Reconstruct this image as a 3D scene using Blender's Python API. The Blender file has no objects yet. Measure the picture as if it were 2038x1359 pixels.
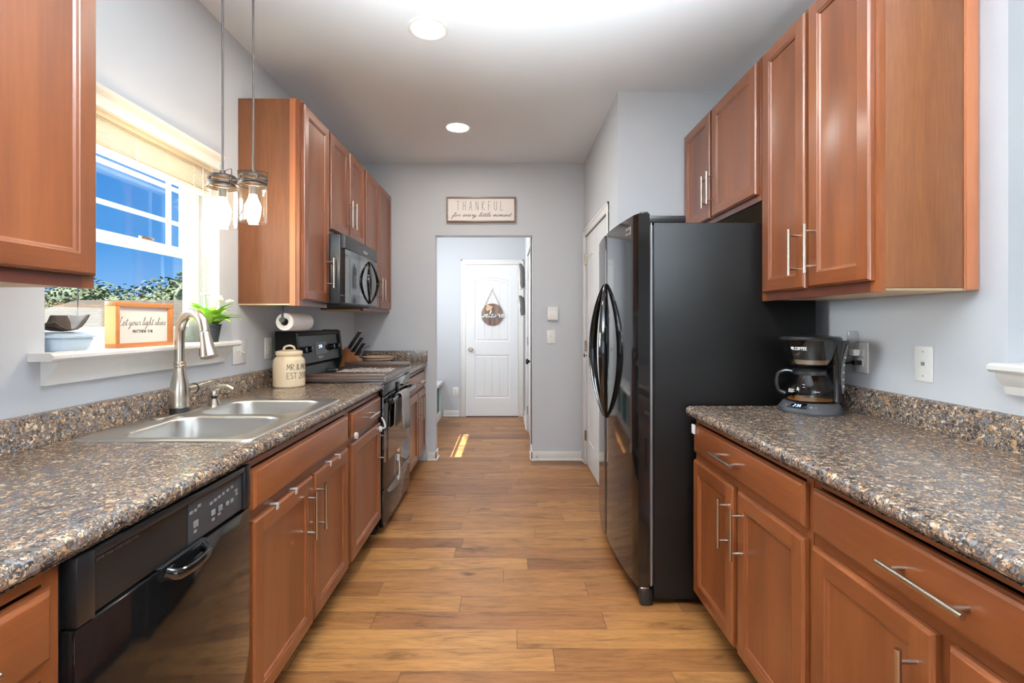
import bpy, bmesh, math, random
from mathutils import Vector, Matrix, noise
random.seed(7)
S = bpy.context.scene
COL = S.collection
PI = math.pi

# ------------------------------------------------------------------ camera
cam = bpy.data.cameras.new('camera')
cam.sensor_fit = 'HORIZONTAL'; cam.sensor_width = 36.0
cam.lens = 965 / 2038 * 36
cam.shift_x = 0.0044; cam.shift_y = -0.0184
cam.clip_start = 0.02; cam.clip_end = 200
camo = bpy.data.objects.new('camera', cam); COL.objects.link(camo)
camo.location = (0, 0, 1.265); camo.rotation_euler = (PI/2, 0, 0)
S.camera = camo

# ------------------------------------------------------------------ world / sky
W = bpy.data.worlds.new('sky'); S.world = W; W.use_nodes = True
nt = W.node_tree; nt.nodes.clear()
def N(nt, t, **kw):
    n = nt.nodes.new(t)
    for k, v in kw.items():
        if k in ('op',): n.operation = v
        elif hasattr(n, k): setattr(n, k, v)
    return n
def ramp(nt, stops, interp='LINEAR'):
    r = nt.nodes.new('ShaderNodeValToRGB'); r.color_ramp.interpolation = interp
    e = r.color_ramp.elements
    while len(e) > 1: e.remove(e[-1])
    e[0].position = stops[0][0]; e[0].color = (*stops[0][1], 1)
    for p, c in stops[1:]:
        q = e.new(p); q.color = (*c, 1)
    return r
L = nt.links.new
tc = N(nt, 'ShaderNodeTexCoord'); sx = N(nt, 'ShaderNodeSeparateXYZ'); L(tc.outputs['Generated'], sx.inputs[0])
skyr = ramp(nt, [(0.0, (.30, .55, .95)), (.12, (.075, .33, .80)), (.5, (.025, .17, .62)), (1, (.015, .12, .5))])
L(sx.outputs[2], skyr.inputs[0])
mp = N(nt, 'ShaderNodeMapping'); mp.inputs['Scale'].default_value = (1, 1, 2.0); mp.inputs['Location'].default_value = (5.4, 2.2, .9)
L(tc.outputs['Generated'], mp.inputs[0])
nz = N(nt, 'ShaderNodeTexNoise'); nz.inputs['Scale'].default_value = 4.2; nz.inputs['Detail'].default_value = 7; nz.inputs['Roughness'].default_value = .58; nz.inputs['Distortion'].default_value = .35
L(mp.outputs[0], nz.inputs['Vector'])
cr = ramp(nt, [(.545, (0, 0, 0)), (.68, (1, 1, 1))]); L(nz.outputs['Fac'], cr.inputs[0])
mx = N(nt, 'ShaderNodeMix', data_type='RGBA'); L(cr.outputs[0], mx.inputs[0]); L(skyr.outputs[0], mx.inputs[6]); mx.inputs[7].default_value = (.95, .96, 1, 1)
bg = N(nt, 'ShaderNodeBackground'); bg.inputs['Strength'].default_value = .95; L(mx.outputs[2], bg.inputs[0])
wo = N(nt, 'ShaderNodeOutputWorld'); L(bg.outputs[0], wo.inputs[0])

# ------------------------------------------------------------------ sun, daylight, exposure
def lamp(name, kind, loc, energy, color=(1, 1, 1), aim=None, size=None, size_y=None, angle=None, spread=None):
    d = bpy.data.lights.new(name, kind); d.energy = energy; d.color = color
    if size: d.size = size
    if size_y: d.shape = 'RECTANGLE'; d.size_y = size_y
    if angle is not None: d.angle = angle
    if spread: d.spread = math.radians(spread)
    o = bpy.data.objects.new(name, d); COL.objects.link(o); o.location = loc
    if aim: o.rotation_euler = Vector(aim).to_track_quat('-Z', 'Y').to_euler()
    return o
lamp('sun', 'SUN', (-8, 0, 10), 22.0, (1, .96, .91), aim=(.5, -.05, -.75), angle=.009)
lamp('daylight_rear_window', 'AREA', (-.1, -4.35, 1.6), 50, (.90, .96, 1), aim=(0, 1, 0), size=2.5, size_y=1.9)
lamp('daylight_dining_window', 'AREA', (3.85, -2.2, 1.6), 50, (.84, .93, 1), aim=(-1, .45, 0), size=2.4, size_y=1.9)
lamp('daylight_kitchen_window', 'AREA', (-2.25, 1.75, 1.68), 95, (.80, .92, 1), aim=(1, .1, -.08), size=1.1, size_y=.9)
lamp('daylight_hall_window', 'AREA', (-1.36, 5.55, 1.75), 19, (.88, .95, 1), aim=(1, .12, 0), size=.9, size_y=.9)
lamp('hall_fill_light', 'AREA', (-.4, 5.4, 2.68), 8, (1, .97, .93), aim=(0, 0, -1), size=.5)  # added fill light for the hall, no ceiling fixture known there
lamp('bounce_flash', 'AREA', (.1, -.75, 1.3), 265, (.84, .94, 1), aim=(0, .65, 1), size=.6, spread=71)
S.view_settings.view_transform = 'Standard'; S.view_settings.look = 'None'
S.view_settings.exposure = 0.3; S.view_settings.gamma = 1.0; S.view_settings.use_curve_mapping = False

# ------------------------------------------------------------------ materials
def srgb(r, g, b):
    f = lambda c: c/12.92 if c <= .04045 else ((c+.055)/1.055)**2.4
    return (f(r/255), f(g/255), f(b/255))
M = {}
def mat(name, col, rough=.5, metal=0.0, spec=.5, coat=0, emit=None, es=0, bump=None, trans=0, sss=0):
    m = bpy.data.materials.new(name); m.use_nodes = True
    nt = m.node_tree; b = nt.nodes['Principled BSDF']
    b.inputs['Base Color'].default_value = (*col, 1); b.inputs['Roughness'].default_value = rough
    b.inputs['Metallic'].default_value = metal; b.inputs['Specular IOR Level'].default_value = spec
    b.inputs['Coat Weight'].default_value = coat; b.inputs['Coat Roughness'].default_value = .1
    if emit: b.inputs['Emission Color'].default_value = (*emit, 1); b.inputs['Emission Strength'].default_value = es
    tc = nt.nodes.new('ShaderNodeTexCoord'); nz = nt.nodes.new('ShaderNodeTexNoise')
    sc, st, var = bump or (40, .0, .04)
    nz.inputs['Scale'].default_value = sc; nz.inputs['Detail'].default_value = 4
    nt.links.new(tc.outputs['Object'], nz.inputs['Vector'])
    mxx = nt.nodes.new('ShaderNodeMix'); mxx.data_type = 'RGBA'
    mxx.inputs[6].default_value = (*[c*(1-var) for c in col], 1); mxx.inputs[7].default_value = (*[min(1, c*(1+var)) for c in col], 1)
    nt.links.new(nz.outputs['Fac'], mxx.inputs[0]); nt.links.new(mxx.outputs[2], b.inputs['Base Color'])
    if st:
        bp = nt.nodes.new('ShaderNodeBump'); bp.inputs['Strength'].default_value = st; bp.inputs['Distance'].default_value = .002
        nt.links.new(nz.outputs['Fac'], bp.inputs['Height']); nt.links.new(bp.outputs[0], b.inputs['Normal'])
    M[name] = m; return m

def wood(name, stops, axis, scale=7.0, rough=.38, stretch=9.0, coat=.4, fine=.25):
    m = bpy.data.materials.new(name); m.use_nodes = True
    nt = m.node_tree; b = nt.nodes['Principled BSDF']; L = nt.links.new
    tc = N(nt, 'ShaderNodeTexCoord'); oi = N(nt, 'ShaderNodeObjectInfo')
    va = N(nt, 'ShaderNodeVectorMath'); va.operation = 'ADD'
    ms = N(nt, 'ShaderNodeVectorMath'); ms.operation = 'SCALE'; ms.inputs['Scale'].default_value = 17
    cmb = N(nt, 'ShaderNodeCombineXYZ')
    for i in range(3): L(oi.outputs['Random'], cmb.inputs[i])
    L(cmb.outputs[0], ms.inputs[0]); L(tc.outputs['Object'], va.inputs[0]); L(ms.outputs[0], va.inputs[1])
    mp = N(nt, 'ShaderNodeMapping'); s = [1, 1, 1]; s['xyz'.index(axis)] = 1/stretch
    mp.inputs['Scale'].default_value = s; L(va.outputs[0], mp.inputs[0])
    n1 = N(nt, 'ShaderNodeTexNoise'); n1.inputs['Scale'].default_value = scale; n1.inputs['Detail'].default_value = 3; n1.inputs['Distortion'].default_value = .8
    n2 = N(nt, 'ShaderNodeTexNoise'); n2.inputs['Scale'].default_value = scale*16; n2.inputs['Detail'].default_value = 5; n2.inputs['Roughness'].default_value = .6
    mp2 = N(nt, 'ShaderNodeMapping'); s2 = [1, 1, 1]; s2['xyz'.index(axis)] = .06
    mp2.inputs['Scale'].default_value = s2; L(va.outputs[0], mp2.inputs[0]); L(mp2.outputs[0], n2.inputs['Vector'])
    L(mp.outputs[0], n1.inputs['Vector'])
    mm = N(nt, 'ShaderNodeMix', data_type='FLOAT'); mm.inputs[0].default_value = fine
    L(n1.outputs['Fac'], mm.inputs[2]); L(n2.outputs['Fac'], mm.inputs[3])
    r = ramp(nt, stops); L(mm.outputs[0], r.inputs[0]); L(r.outputs[0], b.inputs['Base Color'])
    b.inputs['Roughness'].default_value = rough; b.inputs['Coat Weight'].default_value = coat; b.inputs['Coat Roughness'].default_value = .2
    bp = N(nt, 'ShaderNodeBump'); bp.inputs['Strength'].default_value = .06; bp.inputs['Distance'].default_value = .001
    L(n2.outputs['Fac'], bp.inputs['Height']); L(bp.outputs[0], b.inputs['Normal'])
    M[name] = m; return m
cherry = [(.25, srgb(92, 46, 21)), (.5, srgb(117, 62, 29)), (.78, srgb(141, 81, 42))]
wood('cherry_v', cherry, 'z'); wood('cherry_h', cherry, 'y')
wood('cherry_x', cherry, 'x')
wood('cherry_edge', [(.2, srgb(150, 85, 50)), (.8, srgb(190, 120, 78))], 'z', rough=.28)
wood('dark_cherry', [(.2, srgb(70, 34, 22)), (.8, srgb(96, 48, 32))], 'y')
wood('end_panel', [(.3, srgb(94, 51, 25)), (.5, srgb(111, 64, 32)), (.72, srgb(129, 79, 42))], 'z', scale=9, fine=.45, rough=.5, coat=.06)
wood('sign_oak', [(.3, srgb(160, 92, 45)), (.7, srgb(205, 135, 75))], 'y', scale=14)
wood('sign_pine', [(.3, srgb(205, 150, 85)), (.7, srgb(235, 190, 120))], 'z', scale=14)
wood('frame_brown', [(.3, srgb(100, 72, 55)), (.7, srgb(150, 112, 88))], 'x', scale=14)
wood('block_wood', [(.3, srgb(150, 85, 48)), (.7, srgb(190, 120, 72))], 'z', scale=14)
wood('board_brown', [(.3, srgb(52, 38, 32)), (.7, srgb(100, 78, 66))], 'x', scale=10)
wood('sign_grey_wood', [(.3, srgb(90, 72, 64)), (.5, srgb(125, 102, 90)), (.7, srgb(165, 140, 122))], 'z', scale=10, rough=.6, coat=0)

def granite():
    m = bpy.data.materials.new('granite_laminate'); m.use_nodes = True
    nt = m.node_tree; b = nt.nodes['Principled BSDF']; L = nt.links.new
    tc = N(nt, 'ShaderNodeTexCoord')
    dn = N(nt, 'ShaderNodeTexNoise'); dn.inputs['Scale'].default_value = 90; dn.inputs['Detail'].default_value = 3
    L(tc.outputs['Object'], dn.inputs['Vector'])
    sc = N(nt, 'ShaderNodeVectorMath'); sc.operation = 'SCALE'; sc.inputs['Scale'].default_value = .022; L(dn.outputs['Color'], sc.inputs[0])
    ad = N(nt, 'ShaderNodeVectorMath'); ad.operation = 'ADD'; L(tc.outputs['Object'], ad.inputs[0]); L(sc.outputs[0], ad.inputs[1])
    pal = [(.0, srgb(46, 43, 42)), (.20, srgb(76, 72, 71)), (.36, srgb(106, 86, 72)), (.50, srgb(132, 106, 86)), (.62, srgb(104, 105, 109)),
           (.74, srgb(170, 130, 90)), (.82, srgb(60, 52, 47)), (.90, srgb(198, 176, 150))]
    def layer(scale, seed):
        v = N(nt, 'ShaderNodeTexVoronoi'); v.inputs['Scale'].default_value = scale
        a2 = N(nt, 'ShaderNodeVectorMath'); a2.operation = 'ADD'; a2.inputs[1].default_value = (seed, seed*.7, seed*1.3); L(ad.outputs[0], a2.inputs[0])
        L(a2.outputs[0], v.inputs['Vector'])
        sp = N(nt, 'ShaderNodeSeparateColor'); L(v.outputs['Color'], sp.inputs[0])
        r = ramp(nt, pal, 'CONSTANT'); L(sp.outputs[0], r.inputs[0])
        return r
    a, c, d = layer(78, 0), layer(180, 3.3), layer(360, 8.1)
    k1 = N(nt, 'ShaderNodeTexNoise'); k1.inputs['Scale'].default_value = 45; L(tc.outputs['Object'], k1.inputs['Vector'])
    r1 = ramp(nt, [(.47, (0, 0, 0)), (.53, (1, 1, 1))]); L(k1.outputs['Fac'], r1.inputs[0])
    k2 = N(nt, 'ShaderNodeTexNoise'); k2.inputs['Scale'].default_value = 120; L(ad.outputs[0], k2.inputs['Vector'])
    r2 = ramp(nt, [(.50, (0, 0, 0)), (.58, (1, 1, 1))]); L(k2.outputs['Fac'], r2.inputs[0])
    m1 = N(nt, 'ShaderNodeMix', data_type='RGBA'); L(r1.outputs[0], m1.inputs[0]); L(a.outputs[0], m1.inputs[6]); L(c.outputs[0], m1.inputs[7])
    m2 = N(nt, 'ShaderNodeMix', data_type='RGBA'); L(r2.outputs[0], m2.inputs[0]); L(m1.outputs[2], m2.inputs[6]); L(d.outputs[0], m2.inputs[7])
    L(m2.outputs[2], b.inputs['Base Color'])
    b.inputs['Roughness'].default_value = .24; b.inputs['Specular IOR Level'].default_value = .55
    bp = N(nt, 'ShaderNodeBump'); bp.inputs['Strength'].default_value = .12; bp.inputs['Distance'].default_value = .0012
    L(k2.outputs['Fac'], bp.inputs['Height']); L(bp.outputs[0], b.inputs['Normal'])
    M['granite'] = m
granite()

def floor_mat():
    m = bpy.data.materials.new('hickory_planks'); m.use_nodes = True
    nt = m.node_tree; b = nt.nodes['Principled BSDF']; L = nt.links.new
    def math_(op, a, bb=None):
        n = N(nt, 'ShaderNodeMath'); n.operation = op
        for i, v in enumerate((a, bb)):
            if v is None: continue
            if isinstance(v, (int, float)): n.inputs[i].default_value = v
            else: L(v, n.inputs[i])
        return n.outputs[0]
    tc = N(nt, 'ShaderNodeTexCoord'); sp = N(nt, 'ShaderNodeSeparateXYZ'); L(tc.outputs['Object'], sp.inputs[0])
    X, Y = sp.outputs[0], sp.outputs[1]
    yr = math_('DIVIDE', math_('ADD', Y, .057), .121); row = math_('FLOOR', yr); fy = math_('FRACT', yr)
    wn = N(nt, 'ShaderNodeTexWhiteNoise'); wn.noise_dimensions = '1D'; L(row, wn.inputs['W'])
    xs = math_('DIVIDE', math_('ADD', X, math_('MULTIPLY', wn.outputs['Value'], 9)), .98); pl = math_('FLOOR', xs); fx = math_('FRACT', xs)
    cb = N(nt, 'ShaderNodeCombineXYZ'); L(row, cb.inputs[0]); L(pl, cb.inputs[1])
    w2 = N(nt, 'ShaderNodeTexWhiteNoise'); w2.noise_dimensions = '2D'; L(cb.outputs[0], w2.inputs['Vector'])
    idv = w2.outputs['Value']
    g = N(nt, 'ShaderNodeCombineXYZ'); L(math_('ADD', math_('MULTIPLY', X, 1.6), math_('MULTIPLY', idv, 31)), g.inputs[0]); L(math_('MULTIPLY', Y, 11), g.inputs[1]); L(math_('MULTIPLY', idv, 13), g.inputs[2])
    n1 = N(nt, 'ShaderNodeTexNoise'); n1.inputs['Scale'].default_value = 2.0; n1.inputs['Detail'].default_value = 5; n1.inputs['Distortion'].default_value = 1.1; n1.inputs['Roughness'].default_value = .6; L(g.outputs[0], n1.inputs['Vector'])
    g2 = N(nt, 'ShaderNodeCombineXYZ'); L(math_('ADD', math_('MULTIPLY', X, 5), math_('MULTIPLY', idv, 77)), g2.inputs[0]); L(math_('MULTIPLY', Y, 60), g2.inputs[1]); L(idv, g2.inputs[2])
    n2 = N(nt, 'ShaderNodeTexNoise'); n2.inputs['Scale'].default_value = 2.6; n2.inputs['Detail'].default_value = 6; n2.inputs['Distortion'].default_value = .6; L(g2.outputs[0], n2.inputs['Vector'])
    base = ramp(nt, [(.0, srgb(126, 81, 46)), (.25, srgb(152, 102, 58)), (.55, srgb(165, 114, 65)), (.8, srgb(176, 125, 73)), (1, srgb(142, 93, 55))]); L(idv, base.inputs[0])
    gr = ramp(nt, [(.30, (.42, .37, .33)), (.44, (.84, .82, .79)), (.6, (1.05, 1.04, 1.02)), (.75, (1.12, 1.1, 1.06))]); L(n1.outputs['Fac'], gr.inputs[0])
    fr = ramp(nt, [(.30, (.64, .60, .57)), (.5, (1, 1, 1)), (.7, (1.05, 1.05, 1.05))]); L(n2.outputs['Fac'], fr.inputs[0])
    a = N(nt, 'ShaderNodeMix', data_type='RGBA', blend_type='MULTIPLY'); a.inputs[0].default_value = 1; L(base.outputs[0], a.inputs[6]); L(gr.outputs[0], a.inputs[7])
    a2 = N(nt, 'ShaderNodeMix', data_type='RGBA', blend_type='MULTIPLY'); a2.inputs[0].default_value = .8; L(a.outputs[2], a2.inputs[6]); L(fr.outputs[0], a2.inputs[7])
    kn = N(nt, 'ShaderNodeCombineXYZ'); L(math_('MULTIPLY', X, 2.2), kn.inputs[0]); L(math_('MULTIPLY', Y, 4.5), kn.inputs[1])
    n3 = N(nt, 'ShaderNodeTexNoise'); n3.inputs['Scale'].default_value = 1.6; n3.inputs['Detail'].default_value = 3; L(kn.outputs[0], n3.inputs['Vector'])
    kr = ramp(nt, [(.24, (.32, .25, .22)), (.33, (1, 1, 1))]); L(n3.outputs['Fac'], kr.inputs[0])
    a3 = N(nt, 'ShaderNodeMix', data_type='RGBA', blend_type='MULTIPLY'); a3.inputs[0].default_value = 1; L(a2.outputs[2], a3.inputs[6]); L(kr.outputs[0], a3.inputs[7])
    seam = math_('MAXIMUM', math_('LESS_THAN', fy, .016), math_('LESS_THAN', fx, .0028))
    a4 = N(nt, 'ShaderNodeMix', data_type='RGBA'); L(math_('MULTIPLY', seam, .75), a4.inputs[0]); L(a3.outputs[2], a4.inputs[6]); a4.inputs[7].default_value = (*srgb(60, 36, 22), 1)
    L(a4.outputs[2], b.inputs['Base Color'])
    b.inputs['Roughness'].default_value = .36; b.inputs['Specular IOR Level'].default_value = .45
    h = math_('SUBTRACT', math_('MULTIPLY', n2.outputs['Fac'], .25), seam)
    bp = N(nt, 'ShaderNodeBump'); bp.inputs['Strength'].default_value = .25; bp.inputs['Distance'].default_value = .002
    L(h, bp.inputs['Height']); L(bp.outputs[0], b.inputs['Normal'])
    M['floor'] = m
floor_mat()

def thin_glass(name, tint=(1, 1, 1), rough=0.0, refl=1.0, haze=0.0):
    m = bpy.data.materials.new(name); m.use_nodes = True
    nt = m.node_tree; nt.nodes.clear(); L = nt.links.new
    t = N(nt, 'ShaderNodeBsdfTransparent'); t.inputs[0].default_value = (*tint, 1)
    g = N(nt, 'ShaderNodeBsdfGlossy'); g.inputs['Roughness'].default_value = rough
    f = N(nt, 'ShaderNodeLayerWeight'); f.inputs['Blend'].default_value = .5
    pw = N(nt, 'ShaderNodeMath'); pw.operation = 'POWER'; pw.inputs[1].default_value = 4; L(f.outputs['Facing'], pw.inputs[0])
    mu = N(nt, 'ShaderNodeMath'); mu.operation = 'MULTIPLY_ADD'; mu.inputs[1].default_value = .5*refl; mu.inputs[2].default_value = .035*refl; L(pw.outputs[0], mu.inputs[0])
    x = N(nt, 'ShaderNodeMixShader'); L(mu.outputs[0], x.inputs[0]); L(t.outputs[0], x.inputs[1]); L(g.outputs[0], x.inputs[2])
    o = N(nt, 'ShaderNodeOutputMaterial')
    if haze:
        tl = N(nt, 'ShaderNodeBsdfTranslucent'); tl.inputs[0].default_value = (1, .97, .9, 1)
        y = N(nt, 'ShaderNodeMixShader'); y.inputs[0].default_value = haze; L(x.outputs[0], y.inputs[1]); L(tl.outputs[0], y.inputs[2]); x = y
    L(x.outputs[0], o.inputs[0]); M[name] = m
thin_glass('window_glass', (.97, .99, .98)); thin_glass('jar_glass', (.97, .94, .88), .02, 1.6, .004); thin_glass('carafe_glass', (.86, .85, .83)); thin_glass('clear_plastic', (.95, .95, .96), .1, 1.5, .06)

mat('wall_paint', srgb(201, 203, 207), .85, bump=(220, .08, .015))
mat('ceiling_paint', srgb(234, 237, 241), .9, bump=(260, .08, .01))
mat('white_trim', srgb(232, 229, 224), .38)
mat('white_door', srgb(232, 232, 232), .42)
mat('vinyl_white', srgb(236, 236, 234), .35)
mat('blind_cream', srgb(240, 229, 212), .5)
mat('black_gloss', srgb(14, 13, 13), .07, spec=.5, coat=.3)
mat('black_textured', srgb(13, 11, 10), .3, spec=.24, bump=(1100, .25, .1))
mat('black_plastic', srgb(20, 20, 21), .3)
mat('black_matte', srgb(14, 14, 14), .6)
mat('dark_glass', srgb(10, 11, 12), .03, spec=.6, coat=.6)
mat('charcoal', srgb(48, 48, 50), .42)
mat('grey_plastic', srgb(120, 120, 118), .4)
mat('nickel', srgb(196, 186, 172), .27, metal=1)
mat('steel', srgb(206, 204, 200), .34, metal=1, bump=(300, .03, .03))
mat('chrome', srgb(225, 225, 228), .1, metal=1)
mat('bronze', srgb(74, 62, 54), .45, metal=.6)
mat('cord_dark', srgb(84, 74, 70), .6)
mat('cream_ceramic', srgb(226, 205, 172), .22, bump=(60, .02, .03))
mat('ink', srgb(58, 52, 50), .7)
mat('ink_grey', srgb(120, 112, 108), .7)
mat('white_paint', srgb(245, 244, 242), .5)
mat('sign_white', srgb(236, 228, 222), .6)
mat('white_plastic', srgb(238, 236, 232), .35)
mat('clip_grey', srgb(190, 188, 186), .4)
mat('paper', srgb(236, 232, 228), .9, bump=(180, .25, .02))
mat('cardboard', srgb(150, 112, 80), .9)
mat('towel_grey', srgb(150, 146, 144), .95, bump=(520, .9, .18))
mat('pot_black', srgb(44, 45, 48), .45)
mat('leaf', srgb(150, 192, 66), .45, bump=(30, .05, .25))
mat('petal', srgb(244, 238, 226), .6)
mat('tan_underside', srgb(214, 184, 146), .55)
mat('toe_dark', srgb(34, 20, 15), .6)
mat('blue_ceramic', srgb(186, 205, 222), .3)
mat('hat_brown', srgb(66, 52, 44), .8)
mat('bowl_tan', srgb(176, 142, 118), .5)
mat('teal_fabric', srgb(38, 120, 128), .8)
mat('soil', srgb(50, 38, 30), .95)
mat('coffee_amber', srgb(150, 96, 40), .3)
mat('rope', srgb(176, 150, 122), .9)
mat('flower_tan', srgb(222, 184, 142), .8)
mat('shoe_grey', srgb(104, 98, 94), .7); mat('shoe_brown', srgb(120, 92, 76), .7)
mat('shingle', srgb(132, 112, 90), .95, bump=(30, .3, .25))
mat('foliage', srgb(66, 84, 42), .8, bump=(2.2, 0, .4)); mat('bark', srgb(80, 62, 48), .9)
mat('lawn', srgb(60, 80, 40), .95); mat('siding', srgb(150, 140, 126), .8)
mat('bulb_glow', (1, .85, .6), .4, emit=(1, .80, .52), es=110)
mat('can_glow', (1, 1, 1), .5, emit=(1, .94, .85), es=120)
mat('display_blue', (.2, .4, 1), .4, emit=(.45, .65, 1), es=2.2)

def band_mat():
    # shingle courses on the neighbour's roof: darker line every course
    m = M['shingle']; nt = m.node_tree; L = nt.links.new; b = nt.nodes['Principled BSDF']
    tc = N(nt, 'ShaderNodeTexCoord'); br = N(nt, 'ShaderNodeTexBrick'); mp = N(nt, 'ShaderNodeMapping')
    mp.inputs['Rotation'].default_value = (0, 0, 0)
    L(tc.outputs['UV'], mp.inputs[0]); L(mp.outputs[0], br.inputs['Vector'])
    br.inputs['Scale'].default_value = 1; br.inputs['Brick Width'].default_value = .35; br.inputs['Row Height'].default_value = .16; br.inputs['Mortar Size'].default_value = .012
    br.inputs['Color1'].default_value = (*srgb(70, 59, 45), 1); br.inputs['Color2'].default_value = (*srgb(59, 49, 37), 1); br.inputs['Mortar'].default_value = (*srgb(38, 31, 24), 1)
    L(br.outputs[0], b.inputs['Base Color'])
band_mat()

# ------------------------------------------------------------------ mesh helpers
WL = {}                                   # world position of each thing's root
class MB:
    def __init__(s): s.bm = bmesh.new(); s.weld = False
    def box(s, x0, x1, y0, y1, z0, z1, b=0, seg=2, mi=0):
        c = Vector(((x0+x1)/2, (y0+y1)/2, (z0+z1)/2)); d = (abs(x1-x0), abs(y1-y0), abs(z1-z0))
        r = bmesh.ops.create_cube(s.bm, size=1, matrix=Matrix.Translation(c) @ Matrix.Diagonal((*d, 1)))
        vs = r['verts']; fs = {f for v in vs for f in v.link_faces}
        for f in fs: f.material_index = mi
        if b:
            es = {e for v in vs for e in v.link_edges}
            bmesh.ops.bevel(s.bm, geom=list(es), offset=min(b, min(d)*.49), segments=seg, affect='EDGES', profile=.5, material=-1)
        return s
    def loops(s, rings, closed=True, cap0=True, cap1=True, mi=0):
        bm = s.bm; vr = [[bm.verts.new(p) for p in r] for r in rings]; n = len(rings[0])
        for a, b in zip(vr, vr[1:]):
            for i in range(n if closed else n-1):
                j = (i+1) % n
                try: f = bm.faces.new((a[i], a[j], b[j], b[i])); f.material_index = mi
                except ValueError: pass
        if cap0: bm.faces.new(vr[0][::-1]).material_index = mi
        if cap1: bm.faces.new(vr[-1]).material_index = mi
        return s
    def cyl(s, p0, p1, r0, r1=None, n=20, mi=0):
        return s.tube([p0, p1], [r0, r0 if r1 is None else r1], n, mi=mi)
    def tube(s, path, r, n=16, cap=True, mi=0, flat=None, ref=None):
        P = [Vector(p) for p in path]; R = r if isinstance(r, (list, tuple)) else [r]*len(P)
        T = []
        for i in range(len(P)):
            a = P[max(i-1, 0)]; b = P[min(i+1, len(P)-1)]; T.append((b-a).normalized())
        up = Vector(ref) if ref else (Vector((0, 0, 1)) if abs(T[0].z) < .9 else Vector((1, 0, 0)))
        u = (up - T[0]*up.dot(T[0])).normalized(); rings = []
        for p, t, rr in zip(P, T, R):
            u = (u - t*u.dot(t)).normalized(); v = t.cross(u); fx = flat or 1
            rings.append([p + (u*math.cos(k*2*PI/n) + v*math.sin(k*2*PI/n)*fx)*rr for k in range(n)])
        return s.loops(rings, True, cap, cap, mi)
    def lathe(s, prof, c=(0, 0, 0), n=32, axis='z', mi=0, cap0=True, cap1=True):
        rings = []
        for r, h in prof:
            ring = []
            for k in range(n):
                a = 2*PI*k/n; x, y = r*math.cos(a), r*math.sin(a)
                p = {'z': (x, y, h), 'x': (h, x, y), 'y': (y, h, x)}[axis]
                ring.append(Vector(c) + Vector(p))
            rings.append(ring)
        return s.loops(rings, True, cap0 and prof[0][0] > 1e-6 or prof[0][0] <= 1e-6 and False, cap1 and prof[-1][0] > 1e-6, mi)
    def prism(s, poly, axis, a, b, mi=0):
        f = {'x': lambda p, t: (t, p[0], p[1]), 'y': lambda p, t: (p[0], t, p[1]), 'z': lambda p, t: (p[0], p[1], t)}[axis]
        return s.loops([[Vector(f(p, t)) for p in poly] for t in (a, b)], mi=mi)
    def face(s, pts, mi=0):
        f = s.bm.faces.new([s.bm.verts.new(p) for p in pts]); f.material_index = mi; s.weld = True; return s
    def sphere(s, c, r, u=16, v=10, sc=(1, 1, 1)):
        bmesh.ops.create_uvsphere(s.bm, u_segments=u, v_segments=v, radius=1, matrix=Matrix.Translation(c) @ Matrix.Diagonal((r*sc[0], r*sc[1], r*sc[2], 1)))
        return s
    def xform(s, m):
        bmesh.ops.transform(s.bm, matrix=m, verts=s.bm.verts); return s
    def build(s, name, mats, parent=None, ang=28, merge=1e-5, label=None, front=None):
        bm = s.bm
        if merge and s.weld: bmesh.ops.remove_doubles(bm, verts=bm.verts, dist=merge)
        bmesh.ops.recalc_face_normals(bm, faces=bm.faces)
        if front is not None:
            fr_ = Vector(front); bm.normal_update(); lo = min(v.co.dot(fr_) for v in bm.verts)
            fl = [f for f in bm.faces if f.normal.dot(fr_) < -1e-3 and f.calc_center_median().dot(fr_) > lo+1e-4]
            if fl: bmesh.ops.reverse_faces(bm, faces=fl)
        if parent is not None:
            o = WL[parent.name]
            bmesh.ops.translate(bm, vec=-o, verts=bm.verts)
        me = bpy.data.meshes.new(name); bm.to_mesh(me); bm.free()
        for p in me.polygons: p.use_smooth = True
        me.set_sharp_from_angle(angle=math.radians(ang))
        for m in (mats if isinstance(mats, (list, tuple)) else [mats]): me.materials.append(M[m])
        ob = bpy.data.objects.new(name, me); COL.objects.link(ob)
        if parent is not None: ob.parent = parent; WL[ob.name] = WL[parent.name]
        else: WL[ob.name] = Vector((0, 0, 0))
        if label: ob['label'] = label
        return ob
def thing(name, label, cat, loc, group=None):
    o = bpy.data.objects.new(name, None); COL.objects.link(o); o.location = loc; o.empty_display_size = .05
    o['label'] = label; o['category'] = cat
    if group: o['group'] = group
    WL[o.name] = Vector(loc); return o
def solo(mb, name, mats, label, cat, group=None, ang=28):
    # a thing that is one mesh: origin moved to the bottom of its bounds
    vs = [v.co for v in mb.bm.verts]
    c = Vector(((min(v.x for v in vs)+max(v.x for v in vs))/2, (min(v.y for v in vs)+max(v.y for v in vs))/2, min(v.z for v in vs)))
    bmesh.ops.translate(mb.bm, vec=-c, verts=mb.bm.verts)
    o = mb.build(name, mats, None, ang); o.location = c
    o['label'] = label; o['category'] = cat
    if group: o['group'] = group
    WL[o.name] = c; return o
def struct(mb, name, mats, parent=None, ang=28):
    o = mb.build(name, mats, parent, ang)
    if parent is None: o['kind'] = 'structure'
    return o
def copy_tree(o, loc, label=None):
    c = o.copy(); COL.objects.link(c); c.location = loc; WL[c.name] = Vector(loc)
    if label: c['label'] = label
    def rec(src, dst):
        for ch in src.children:
            d = ch.copy(); COL.objects.link(d); d.parent = dst; rec(ch, d)
    rec(o, c); return c
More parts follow.
